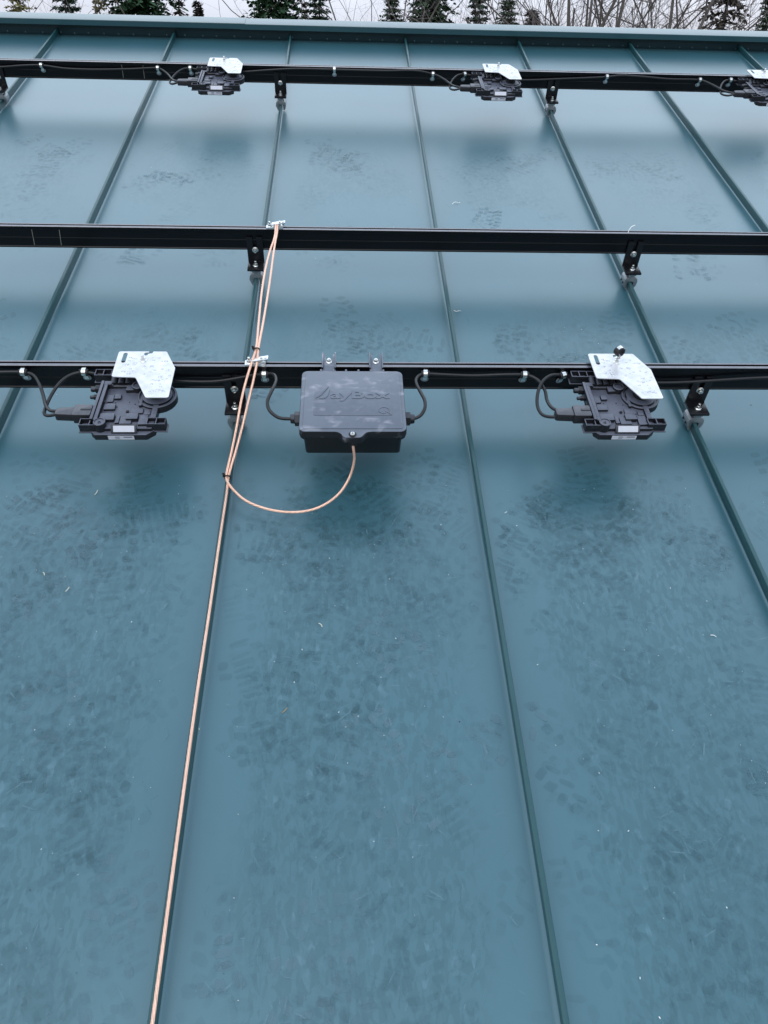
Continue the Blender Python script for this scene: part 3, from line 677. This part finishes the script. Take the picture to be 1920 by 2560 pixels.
# latch screw in its dark recess, with the grommet below
q = B(); q.lathe([(.0092, .1885), (.0092, .1900), (.0078, .1900), (.0076, .1893)], (-.0015, y0 - .0100, 0), (0, 0, 1), 24); q.mi = 1; q.lathe([(.0074, .1886), (.0074, .1895)], (-.0015, y0 - .0100, 0), (0, 0, 1), 20)
q.build('screw_recess', [M['boxbase'], M['pocket']], jb)
q = B(); q.lathe([(.0055, .1896), (.0058, .1915), (.0048, .1932), (.0020, .1938)], (-.0015, y0 - .0100, 0), (0, 0, 1), 20)
q.mi = 1; q.box(-.0052, .0022, y0 - .0106, y0 - .0094, .1936, .1941); q.box(-.0021, -.0009, y0 - .0134, y0 - .0066, .1936, .1940); q.build('latch_screw', [M['steel'], M['pocket']], jb)
q = B(); q.lathe([(.0050, 0), (.0062, .004), (.0062, .012), (.0056, .016)], (-.0015, y0 - .0135, .1560), (0, 0, 1), 16); q.build('grommet', M['rubber'], jb)
for sx in (-1, 1):                                                   # cable glands left and right
    gx = (x0 + .0035) if sx < 0 else (x1 - .0035)
    q = B(); q.hexa((gx, 1.0710 - J[1], .1520), (sx, 0, 0), .0175, .0175, .2); q.cyl((gx, 1.0710 - J[1], .1520), (gx + sx * .0275, 1.0710 - J[1], .1520), .0140, 20, .0110, ch=.0012)
    q.build('cable_gland', M['plastic_d'], jb)
for ux in (.2435 - J[0], .3625 - J[0]):                              # channel tabs that sit on the rail
    q = B(); ya, yb = 1.2130 - J[1], 1.2910 - J[1]; zb = .1760
    lp = fillet([(-.0172, ya), (.0172, ya), (.0172, yb), (.0090, yb), (.0090, yb - .017), (.0060, yb - .0225), (-.0060, yb - .0225), (-.0090, yb - .017), (-.0090, yb), (-.0172, yb)], [.001] * 4 + [.004] * 4 + [.001] * 2, 3)
    q.slab([(a + ux, c) for a, c in lp], zb, zb + .0032, .0006)
    for s_ in (-1, 1): q.box(ux + s_ * .0158 - .0018, ux + s_ * .0158 + .0018, ya + .0135, yb - .0004, zb + .0010, zb + .0105, .0006)
    tb = q.build('rail_tab', M['lid'], jb); flange_bolt(tb, 'tab_bolt', (ux, 1.2590 - J[1], zb + .0033), (0, 0, 1), .0056, .003)

# ------------------------------------------------------------------ cables with their drop plugs
def plug_bm(q, o):
    ox, oy, oz = o
    q.slab(fillet([(ox - .140, oy - .1830), (ox - .0965, oy - .1830), (ox - .0965, oy - .1430), (ox - .140, oy - .1430)], .004, 3), oz - .046, oz - .020, .004)
    q.slab(fillet([(ox - .183, oy - .1760), (ox - .136, oy - .1790), (ox - .136, oy - .1470), (ox - .183, oy - .1500)], .006, 3), oz - .043, oz - .023, .006)
    q.mi = 1; q.box(ox - .122, ox - .0985, oy - .1665, oy - .1590, oz - .0202, oz - .0196); q.mi = 0; q.box(ox - .121, ox - .0985, oy - .1640, oy - .1615, oz - .0198, oz - .0188, .0003)
def cable(label, runs, plugs, flat=1., r=.0042):
    t = thing('trunk_cable', label, 'cable', group='black trunk cables along the rails')
    q = B()
    for run in runs: q.tube(spline(run, .007), r, 10, flat)
    q.build('cable_jacket', M['cable'], t, 60)
    for o in plugs:
        q = B(); plug_bm(q, o); q.build('drop_plug', [M['plug'], M['pocket']], t, 40)
    return t
c3 = RV[0] - .0105
I0, I1 = INV[0], INV[1]
cable('black cable on the nearest rail from the left photo edge into the square box', [
    [(-1.5, c3, .150), (-1.0, c3, .158), (-.70, c3, .155), (-.58, c3, .1620), (-.514, c3, .1620), (-.490, 1.228, .160), (-.468, 1.198, .156), (-.450, 1.160, .149), (-.434, 1.122, .1480), (-.415, 1.098, .1530), (-.396, 1.0930, .1562)],
    [(-.396, 1.0820, .1562), (-.418, 1.0840, .1500), (-.434, 1.100, .1420), (-.438, 1.125, .140), (-.430, 1.165, .150), (-.414, 1.200, .160), (-.393, 1.224, .1630), (-.365, c3, .1630), (-.335, c3, .158), (-.250, c3, .142), (-.140, c3, .1360), (-.044, c3, .1360), (.020, c3, .1480), (.060, c3, .157), (.080, c3, .158), (.095, 1.231, .163), (.108, 1.216, .170), (.114, 1.190, .175), (.1125, 1.168, .178), (.1045, 1.135, .179), (.098, 1.105, .175), (.104, 1.084, .167), (.125, 1.0720, .1550), (.150, 1.0710, .152), (.180, 1.0710, .152)]],
    [I0])
cable('black cable on the nearest rail from the square box to the right photo edge', [
    [(.415, 1.0710, .152), (.445, 1.0710, .152), (.463, 1.0760, .156), (.476, 1.094, .163), (.4785, 1.120, .1665), (.470, 1.156, .166), (.462, 1.190, .165), (.4635, 1.212, .164), (.474, 1.228, .163), (.488, c3, .162), (.530, c3, .1600), (.61, c3, .157), (.70, c3, .1605), (.743, c3, .160), (.762, 1.229, .158), (.779, 1.212, .155), (.789, 1.184, .149), (.790, 1.150, .143), (.798, 1.116, .147), (.8180, 1.0940, .1540), (.8380, 1.0920, .1562)],
    [(.8380, 1.0800, .1562), (.800, 1.083, .148), (.772, 1.102, .138), (.764, 1.135, .138), (.768, 1.170, .150), (.784, 1.204, .162), (.810, 1.226, .165), (.843, c3, .1590), (.878, c3, .150), (.960, c3, .139), (1.095, c3, .1360), (1.170, c3, .1380), (1.245, c3, .1440), (1.381, c3, .1540), (1.60, c3, .158), (2.2, c3, .150)]],
    [I1])
c1 = RV[2] - .0105
def far_in(o): return [(o[0] - .289, c1, .159), (o[0] - .268, c1 - .016, .158), (o[0] - .236, c1 - .060, .154), (o[0] - .214, c1 - .105, .152), (o[0] - .196, c1 - .134, .155), (o[0] - .179, c1 - .142, .1562)]
def far_out(o): return [(o[0] - .179, c1 - .153, .1562), (o[0] - .205, c1 - .150, .148), (o[0] - .222, c1 - .120, .143), (o[0] - .218, c1 - .080, .147), (o[0] - .197, c1 - .034, .157), (o[0] - .172, c1 - .005, .161), (o[0] - .149, c1, .161), (o[0] - .115, c1, .157)]
F0, F1, F2 = INV[2:]
cable('black cable looping along the whole far rail through three inverters', [
    [(-1.7, c1, .150), (-1.2, c1, .150), (-1.099, c1, .158), (-1.022, c1, .160), (-.925, c1, .150), (-.807, c1, .148), (-.648, c1, .153)] + far_in(F0),
    far_out(F0) + [(-.25, c1, .150), (-.154, c1, .152), (-.058, c1, .160), (.064, c1, .168), (.240, c1, .1685), (.458, c1, .168), (.60, c1, .171)] + far_in(F1),
    far_out(F1) + [(.97, c1, .145), (1.078, c1, .143), (1.264, c1, .152), (1.45, c1, .163), (1.511, c1, .170), (1.616, c1, .167), (1.734, c1, .160)] + far_in(F2),
    far_out(F2) + [(2.3, c1, .150), (2.7, c1, .158)]], [F0, F1, F2])

# ------------------------------------------------------------------ cable clips on the rail faces (origin: cable centre)
def make_clip(label):
    t = thing('cable_clip', label, 'cable clip', group='rubber lined cable clips on the rails')
    q = B(); q.lathe([(.0048, -.0105), (.0078, -.0105), (.0085, -.0090), (.0085, .0090), (.0078, .0105), (.0048, .0105)], (0, 0, 0), (1, 0, 0), 20, False); q.build('rubber_liner', M['rubber'], t)
    arc = [(0, .0090 * math.cos(a), .0090 * math.sin(a)) for a in [R(60 + 15 * i) for i in range(14)]]
    q = B(); q.sweep([(0, .0085, .0085)] + arc[1:] + [(0, .0020, -.0125), (0, .0040, -.0160), (0, .0045, -.0240)], [(-.0050, -.0005), (.0050, -.0005), (.0050, .0005), (-.0050, .0005)], 0, (0, 1, 0)); q.build('metal_band', M['steel'], t)
    q = B(); q.slab([(.0105 * math.cos(a), -.0235 + .0080 * math.sin(a)) for a in [2 * math.pi * k / 20 for k in range(20)]], 0, .0016, .0004, Matrix.Translation((0, .0095, 0)) @ Matrix.Rotation(R(90), 4, 'X'))
    q.hexa((0, .0080, -.0240), (0, -1, 0), .0042, .0030, .2); q.build('screw_tab', M['alu'], t)
    return t
clip0 = make_clip('clip just left of the left-hand near inverter, where the cable starts to loop')
clip0.matrix_world = ROOF @ Matrix.Translation((-.514, c3, .162))
for x, v, z, lb in ((-.365, c3, .163, 'clip touching the left-hand near inverter\'s rear ear, second from left on the near rail'), (.080, c3, .158, 'clip between the copper wires and the square box'),
                    (.488, c3, .162, 'clip at the upper right corner of the square box'), (.743, c3, .160, 'clip between the square box and the right near inverter, farther from the inverter'), (.843, c3, .159, 'clip twisted sideways beside the right near inverter\'s rear ear'),
                    (-1.022, c1, .160, 'leftmost clip on the far rail'), (F0[0] - .289, c1, .159, 'clip left of the first far inverter where its cable drops'), (F0[0] - .149, c1, .161, 'clip close beside the rear ear of the first far inverter'),
                    (.240, c1, .1685, 'lone clip between the first and second far inverters, right of a foot'), (F1[0] - .289, c1, .159, 'clip where the cable drops to the middle far inverter'), (F1[0] - .149, c1, .161, 'clip close beside the rear ear of the middle far inverter'),
                    (1.453, c1, .163, 'lone clip between the middle and right-edge far inverters'), (F2[0] - .289, c1, .159, 'clip where the cable drops to the right-edge far inverter'), (F2[0] - .149, c1, .161, 'rightmost clip on the far rail, by the cut-off inverter')):
    dup(clip0, (x, v, z), lb, .35 if 'twisted' in lb or 'middle far inverter' in lb and 'close' in lb else 0.)

# ------------------------------------------------------------------ copper ground wire, its two lugs and ties
upL = [(.0700, 1.9300, .1870), (.0710, 1.8903, .1870), (.0690, 1.8506, .1875), (.0630, 1.7976, .1881), (.0580, 1.7314, .1892), (.0545, 1.6321, .1908), (.0543, 1.5328, .1925), (.0570, 1.4004, .1948), (.0590, 1.2850, .1970)]
upR = [(.0755, 1.9300, .1870), (.0760, 1.8903, .1870), (.0745, 1.8506, .1876), (.0735, 1.7976, .1883), (.0730, 1.7314, .1894), (.0727, 1.6321, .1910), (.0714, 1.5328, .1927), (.0685, 1.4004, .1949), (.0650, 1.2850, .1970)]
dnL = [(.0530, 1.2537, .1890), (.0485, 1.2397, .1815), (.0361, 1.1972, .1577), (.0269, 1.1548, .1348), (.0181, 1.0982, .1042), (.0077, 1.0416, .0736), (-.0030, .9900, .0450)]
dnR = [(.0645, 1.2538, .1889), (.0626, 1.2397, .1815), (.0542, 1.1972, .1578), (.0447, 1.1548, .1348), (.0322, 1.0982, .1042), (.0177, 1.0416, .0736), (.0030, .9900, .0440)]
loop = [(-.0015, .9750, .0440), (.008, .957, .041), (.024, .937, .038), (.045, .918, .033), (.073, .903, .029), (.110, .890, .027), (.149, .883, .027), (.185, .882, .030), (.215, .886, .036), (.245, .896, .047), (.271, .911, .063), (.290, .930, .084), (.300, .9445, .104), (.305, .956, .130), (.3035, .962, .150), (.3012, .968, .1640)]
low = [(.0, -1.60, .0352), (-.001, -.9, .0352), (.001, -.45, .0352), (.002, -.129, .0352), (.0005, .113, .0352), (-.001, .384, .0354), (.0005, .60, .0352), (.001, .80, .0356), (.0025, .93, .0385)]
path = spline(low + dnR[::-1] + upR[::-1] + [(.0745, 1.9460, .1880), (.0725, 1.9500, .1890), (.0705, 1.9460, .1880)] + upL + dnL + loop, .0045)
q = B(); n = 28
q.sweep(path, [(r_ * math.cos(a), r_ * math.sin(a)) for a, r_ in [(2 * math.pi * k / n, .0032 * (.66 + .34 * abs(math.cos(3 * 2 * math.pi * k / n)))) for k in range(n)]], 13.)
o = q.build('copper_wire', M['copper'], None, 0)
for p in o.data.polygons: p.use_smooth = True
o.matrix_world = ROOF; tag(o, 'bright stranded bare copper wire running up a seam and looping to the box', 'copper wire')
def make_lug(label):
    t = thing('ground_lug', label, 'ground lug', group='tinned ground lugs holding the copper wire')
    q = B(); q.box(-.026, .026, -.0035, .0160, 0, .0042, .0006); q.box(-.0035, .026, -.0032, .0150, .0040, .0085, .0008); q.build('lug_base', M['tin'], t)
    flange_bolt(t, 'rail_bolt', (-.0155, .0065, .0043), (0, 0, 1), .0058, .008)
    q = B(); q.box(-.012, .031, -.002, .0140, -.0018, .0018, .0006, Matrix.Translation((.003, .0005, .0135)) @ Matrix.Rotation(R(-10), 4, 'Y')); q.build('saddle', M['tin'], t)
    for x in (.0165, .0265):
        q = B(); q.cyl((x, .0045, .0080), (x, .0045, .0230), .0032, 12, ch=.0006); q.hexa((x, .0045, .0135), (0, 0, 1), .0048, .0032, .1); q.build('saddle_screw', M['steel'], t)
    return t
lug3 = make_lug('silver ground lug on the near rail, left of the square box')
lug3.matrix_world = ROOF @ Matrix.Translation((.0585, RV[0] + .003, HB + RH + .0002))
dup(lug3, (.0655, RV[1] + .003, HB + RH + .0002), 'silver ground lug on the middle rail, top end of the copper wire')
def make_tie(label):
    t = thing('zip_tie', label, 'zip tie', group='black zip ties round the copper wires')
    q = B(); q.sweep([(.0068 * math.cos(a), 0, .0042 * math.sin(a)) for a in [R(8 + 13 * i) for i in range(28)]], [(-.0016, -.0006), (.0016, -.0006), (.0016, .0006), (-.0016, .0006)], 0, (1, 0, 0)); q.build('strap', M['tie'], t)
    q = B(); q.box(-.0095, -.0040, -.0032, .0032, .0015, .0075, .0006); q.box(-.0105, -.0060, -.0014, .0014, .0070, .0095, .0003); q.build('head', M['tie'], t); return t
tie = make_tie('black zip tie on the copper wire where it loops towards the box')
tie.matrix_world = ROOF @ Matrix.Translation((.0002, .9830, .0425)) @ Matrix.Rotation(R(-20), 4, 'X') @ Matrix.Diagonal((1.15, 1.15, 1.25, 1))
dup(tie, (.0600, 1.2880, .1965), 'black zip tie on the copper wires just above the near rail lug', -.1).matrix_world = ROOF @ Matrix.Translation((.0610, 1.2850, .1970)) @ Matrix.Diagonal((1.15, 1.15, 1.15, 1))

# ------------------------------------------------------------------ bits lying on the sheets and rail
def bit(name, label, pts, r_, m, cat):
    q = B(); c_ = Vector(pts[0]); q.tube(spline([Vector(p) - c_ for p in pts], .004), r_, 6, .6); o = q.build(name, m, None, 60); o.matrix_world = ROOF @ Matrix.Translation(c_); tag(o, label, cat); return o
z = .0016
bit('nylon_clipping', 'white clipping lying between far and middle rails, right of centre', [(.690, 2.482, z), (.702, 2.492, z + .004), (.716, 2.492, z), (.722, 2.497, z)], .0010, M['nylon'], 'clipping')
bit('nylon_clipping', 'white clipping stuck upright on the middle rail beside its right foot', [(1.186, RV[1] + .003, HB + RH + .001), (1.189, RV[1] + .006, HB + RH + .010), (1.196, RV[1] + .010, HB + RH + .019), (1.206, RV[1] + .012, HB + RH + .022)], .0013, M['nylon'], 'clipping')
bit('nylon_clipping', 'small white clipping on the sheet below the middle rail, right panel', [(.628, 1.768, z), (.636, 1.761, z), (.642, 1.760, z + .004), (.650, 1.764, z)], .0012, M['nylon'], 'clipping')
for u, v, a, L_, lb, m in ((-.321, .966, 1.1, .016, 'pale straw bit below the left near inverter', 'straw'), (-.322, .677, .9, .013, 'pale straw bit on the left panel, lower of two', 'straw'), (-.378, .722, 1.9, .010, 'short straw bit near the left photo edge', 'straw'), (.234, .578, 2.0, .012, 'pale straw bit in mid centre panel', 'straw'),
                            (.160, .381, .6, .014, 'brown straw bit in lower centre panel', 'straw_b'), (.006, .349, 2.3, .012, 'pale straw bit beside the copper wire', 'straw'), (1.072, .541, 2.5, .012, 'pale curled bit on the right panel', 'nylon'), (.668, .900, .4, .007, 'tiny white bit just right of the middle seam', 'nylon')):
    bit('straw_bit', lb, [(u, v, z), (u + L_ * .5 * math.cos(a), v + L_ * .5 * math.sin(a), z + .0012), (u + L_ * math.cos(a + .25), v + L_ * math.sin(a + .25), z)], .0007, M[m], 'straw')
q = B(); rf = random.Random(21)
for i in range(420):
    k = rf.choice((-2, -1, -1, 0, 0, 0, 1, 1, 2)); u = (k + .5) * PW + rf.uniform(-.24, .24); v = rf.uniform(-.3, 1.0) if rf.random() < .8 else rf.uniform(1.3, 3.3)
    s_ = rf.choice((.0004, .0005, .0006, .0007, .0010)); q.mi = 0 if rf.random() < .75 else 1
    T = Matrix.Translation((u, v, .0016 + s_ * .4)) @ Matrix.Rotation(rf.random() * 6, 4, 'Z') @ Matrix.Rotation(rf.uniform(-.5, .5), 4, 'X')
    q.box(-s_ * rf.uniform(.8, 2.4), s_, -s_ * .6, s_ * .6, -s_ * .3, s_ * .3, 0, T)
o = q.build('metal_shavings', [M['fleck'], M['pocket']], None, 0); o.matrix_world = ROOF; tag(o, 'tiny bright shavings and grit scattered over the roof panels', 'shavings', kind='stuff')

# ------------------------------------------------------------------ trees beyond the ridge
def conifer(seed, needles, bark, H=12., rb=2.6, dens=2.5, gap=.0, name='conifer_tree', label='', group=None):
    rt = random.Random(seed); t = bpy.data.objects.new(name, None); C.objects.link(t); tag(t, label, 'conifer', group)
    q = B(); q.tube([(0, 0, 0), (.03, 0, H * .4), (-.02, .02, H * .75), (0, 0, H)], .13, 8)
    for v in q.bm.verts: k = max(.08, 1 - v.co.z / H); v.co.x *= k; v.co.y *= k
    for i in range(26):
        z_ = H * rt.uniform(.12, .95); a = rt.random() * 6.28; L_ = rb * (1 - z_ / H) * .7
        q.tube([(0, 0, z_), (L_ * .5 * math.cos(a), L_ * .5 * math.sin(a), z_ + .05 * L_), (L_ * math.cos(a), L_ * math.sin(a), z_ - .08 * L_)], .018, 4)
    q.build('trunk', bark, t, 60)
    q = B(); z_ = H * .10; bmv = q.bm
    def quad(p, d, side, L_, W_):
        d = d.normalized(); s1 = side.normalized() * W_
        vs_ = [bmv.verts.new(p - s1 * .5), bmv.verts.new(p + s1 * .5), bmv.verts.new(p + d * L_ * .7 + s1 * .45), bmv.verts.new(p + d * L_), bmv.verts.new(p + d * L_ * .7 - s1 * .45)]
        bmv.faces.new(vs_)
    while z_ < H - .05:
        fr = 1 - z_ / H; Lb = rb * (fr ** .85) * rt.uniform(.72, 1.1) + .10
        nb = max(4, int((9 if fr > .3 else 7) * dens))
        for i in range(nb):
            if rt.random() < gap: continue
            a = rt.random() * 6.283; L_ = Lb * rt.uniform(.6, 1.12); up = .35 if fr < .25 else .05
            dirv = Vector((math.cos(a), math.sin(a), 0)); sidev = Vector((-math.sin(a), math.cos(a), 0)); m_ = max(4, int(L_ / .13))
            for j in range(m_):
                f_ = (j + .6) / m_; p = dirv * (L_ * f_) + Vector((0, 0, z_ + up * L_ * f_ - .32 * L_ * f_ * f_ + rt.uniform(-.04, .04)))
                for sg in (-1, 1):
                    dd = dirv * rt.uniform(.5, 1.) + sidev * sg * rt.uniform(.4, 1.) + Vector((0, 0, rt.uniform(-.55, .25)))
                    quad(p, dd, Vector((rt.uniform(-.6, .6), rt.uniform(-.6, .6), 1)).cross(dd), rt.uniform(.18, .36) * (1.15 - .5 * f_), rt.uniform(.06, .12))
                if rt.random() < .6: quad(p, dirv * .6 + Vector((rt.uniform(-.5, .5), rt.uniform(-.5, .5), rt.uniform(.1, .9))), sidev, rt.uniform(.12, .22), .05)
        z_ += rt.uniform(.16, .24) if fr > .15 else .12
    q.build('crown', needles, t, 0); return t
def bare(seed, bark, H=13., spread=.55, stems=1, name='bare_tree', label='', group=None, first=.35, thick=.16, levels=4):
    rt = random.Random(seed); t = bpy.data.objects.new(name, None); C.objects.link(t); tag(t, label, 'bare tree', group)
    qt, qc = B(), B()
    def limb(p, d, L_, r_, lev):
        n_ = 4 if lev < 3 else 3; pts = [p]; dd = d.copy()
        for i in range(n_):
            dd = (dd + Vector((rt.gauss(0, .17), rt.gauss(0, .17), rt.gauss(.03, .10)))).normalized(); pts.append(pts[-1] + dd * L_ / n_)
        q_ = qt if lev == 0 else qc; sg = 7 if lev == 0 else (5 if lev < 3 else 3); rings = []
        for i, pt in enumerate(pts):
            tt = (pts[min(i + 1, n_)] - pts[max(i - 1, 0)]).normalized(); sx_ = tt.orthogonal().normalized(); sy_ = tt.cross(sx_); rr_ = r_ * (1 - .62 * i / n_)
            rings.append([q_.bm.verts.new(pt + (sx_ * math.cos(2 * math.pi * k / sg) + sy_ * math.sin(2 * math.pi * k / sg)) * rr_) for k in range(sg)])
        for a, c in zip(rings, rings[1:]):
            for k in range(sg): q_.bm.faces.new((a[k - 1], a[k], c[k], c[k - 1]))
        if lev >= levels: return
        kids = (5, 4, 4, 4)[lev] if lev < 4 else 3
        for i in range(kids):
            f_ = rt.uniform(first if lev == 0 else .2, 1.); j = min(n_ - 1, int(f_ * n_)); bp_ = pts[j].lerp(pts[j + 1], f_ * n_ - j)
            ax_ = dd.orthogonal().normalized(); ax_.rotate(Matrix.Rotation(rt.random() * 6.283, 3, dd)); nd = (dd * (1 - spread * .6) + ax_ * spread * rt.uniform(.6, 1.2) + Vector((0, 0, .18))).normalized()
            limb(bp_, nd, L_ * rt.uniform(.42, .66), r_ * (1 - .62 * f_) * rt.uniform(.45, .7), lev + 1)
    for i in range(stems):
        a = rt.random() * 6.28; ln = .0 if stems == 1 else rt.uniform(.06, .22)
        limb(Vector((.15 * math.cos(a) * (stems > 1), .15 * math.sin(a) * (stems > 1), -.1)), Vector((math.cos(a) * ln, math.sin(a) * ln, 1)).normalized(), H * rt.uniform(.6, .72), thick * rt.uniform(.7, 1.), 0)
    qt.build('trunk', bark, t, 60); qc.build('crown', M['twig'], t, 60); return t
CX, CY = .289, -.797
def at(slope, D): return (CX + slope * D, CY + D, 0)
GC, GB = 'conifers beyond the ridge', 'bare trees beyond the ridge'
def strip(D): return 5.68 + .087 * D                               # height seen just above the ridge at that distance
# conifers: (slope, distance, crown width seen at the ridge line, kind, label)
kinds = {'dark': conifer(1, M['needles'], M['bark_d'], group=GC), 'blue': conifer(2, M['needles_b'], M['bark_d'], rb=2.2, group=GC), 'thin': conifer(3, M['needles_g'], M['bark_d'], rb=1.7, dens=1.2, gap=.2, group=GC), 'yellow': conifer(4, M['needles_y'], M['bark_d'], rb=2.4, dens=1.4, gap=.15, group=GC)}
RB = {'dark': 2.6, 'blue': 2.2, 'thin': 1.7, 'yellow': 2.4}; used = set()
for s_, D, wd, kd, lb in ((-.347, 30, .95, 'yellow', 'yellowish green loose conifer at the far left of the tree line'), (-.299, 30, .95, 'blue', 'compact green conifer second from the left behind the ridge'), (-.264, 31, .60, 'yellow', 'pale yellow-green conifer leaning against the big left spruce'),
                           (-.221, 33, 3.1, 'dark', 'broad dark green spruce, widest of the left half'), (-.179, 34, .85, 'thin', 'narrow grey brown conifer right of the broad left spruce'), (-.159, 36, .28, 'thin', 'tiny spire-like conifer between two thicker trees, left half'),
                           (-.075, 32, 2.3, 'dark', 'dark green spruce above the lap joint in the ridge cap'), (-.047, 36, .75, 'thin', 'sparse slim conifer just right of the spruce over the lap joint'), (-.028, 35, 1.05, 'blue', 'slim dark conifer left of the central gap of bare branches'),
                           (.051, 37, .9, 'dark', 'dark slim conifer at the left of the central conifer clump'), (.074, 36, .95, 'thin', 'sparse conifer in the middle of the central clump'), (.098, 34, 2.1, 'dark', 'full dark conifer at the right of the central clump'),
                           (.145, 35, 1.0, 'blue', 'separate green conifer right of the central clump'), (.178, 37, .95, 'dark', 'narrow conifer right beside the first big bare tree'), (.206, 36, .40, 'thin', 'thin ragged conifer stem left of the big bare maple'),
                           (.421, 30, 1.9, 'thin', 'wide ragged dark conifer near the right photo edge'), (.470, 32, .8, 'dark', 'dark conifer cut by the right photo edge')):
    zs = strip(D); H = zs + wd / 2 * 12 / RB[kd] * 1.0; H = zs + .30 if wd < .45 else max(H, zs * 1.26); k_ = H / 12; kx = (wd / 2) / max(.05, RB[kd] * (1 - zs / H) ** .85 + .10)
    kx = max(.35, min(2.2, kx)); p = at(s_, D)
    if kd not in used:
        used.add(kd); o = kinds[kd]; o['label'] = lb; o.matrix_world = Matrix.Translation(p) @ Matrix.Diagonal((kx, kx, k_, 1))
    else: dup(kinds[kd], p, lb, random.uniform(0, 6), True, (kx, kx, k_))
b1 = bare(21, M['bark'], 15, .85, 3, label='large many-stemmed bare tree right of centre behind the ridge', group=GB, first=.22, thick=.12)
b1.matrix_world = Matrix.Translation(at(.276, 27))
b2 = bare(22, M['bark'], 15, .75, 2, label='bare maple with two close trunks left of the many-stemmed tree', group=GB, first=.30, thick=.12)
b2.matrix_world = Matrix.Translation(at(.231, 27))
b3 = bare(23, M['bark'], 14, .8, 1, label='slim bare tree with fine branches in the central gap', group=GB, first=.3, thick=.055)
b3.matrix_world = Matrix.Translation(at(.007, 30))
for src, s_, D, rz, sca, lb in ((b3, .029, 32, 1.3, (1.1, 1.1, 1.05), 'bare tree leaning right in the central gap'), (b3, -.137, 31, 2.2, (1.2, 1.2, .95), 'bare tree in the gap left of the lap joint spruce'), (b3, -.105, 33, .7, (1.4, 1.4, 1.), 'dense reddish bare tree left of the lap joint spruce'),
                                 (b3, -.320, 30, 3.1, (1., 1., .9), 'bare sapling between the two leftmost conifers'), (b3, -.281, 29, 4.4, (.8, .8, 1.), 'thin bare trunk left of the leaning yellow conifer'), (b2, .3625, 24, .4, (.8, .8, 1.), 'tall forked bare tree standing apart on the right'),
                                 (b1, .43, 40, 2.0, (1., 1., .95), 'bare tree behind the ragged conifer at the right edge'), (b1, .17, 38, 1.1, (.8, .8, .9), 'bare tree between the central clump and the maple'), (b3, .395, 30, 5.1, (1.3, 1.3, 1.), 'bare sapling between the forked tree and the right conifer'),
                                 (b1, .215, 33, 5.3, (.75, .75, .95), 'bare tree left of the two-trunked maple'), (b1, .295, 31, 2.9, (.8, .8, 1.), 'bare tree close on the right of the many-stemmed tree'), (b3, .0, 35, 4.9, (1.4, 1.4, 1.), 'bare tree right behind the slim one in the central gap'),
                                 (b3, -.37, 34, 1.9, (1.3, 1.3, 1.), 'bare tree at the left photo edge'), (b1, .32, 36, 4.0, (.7, .7, .9), 'small bare tree between the many-stemmed and forked trees')):
    dup(src, at(s_, D), lb, rz, True, sca)
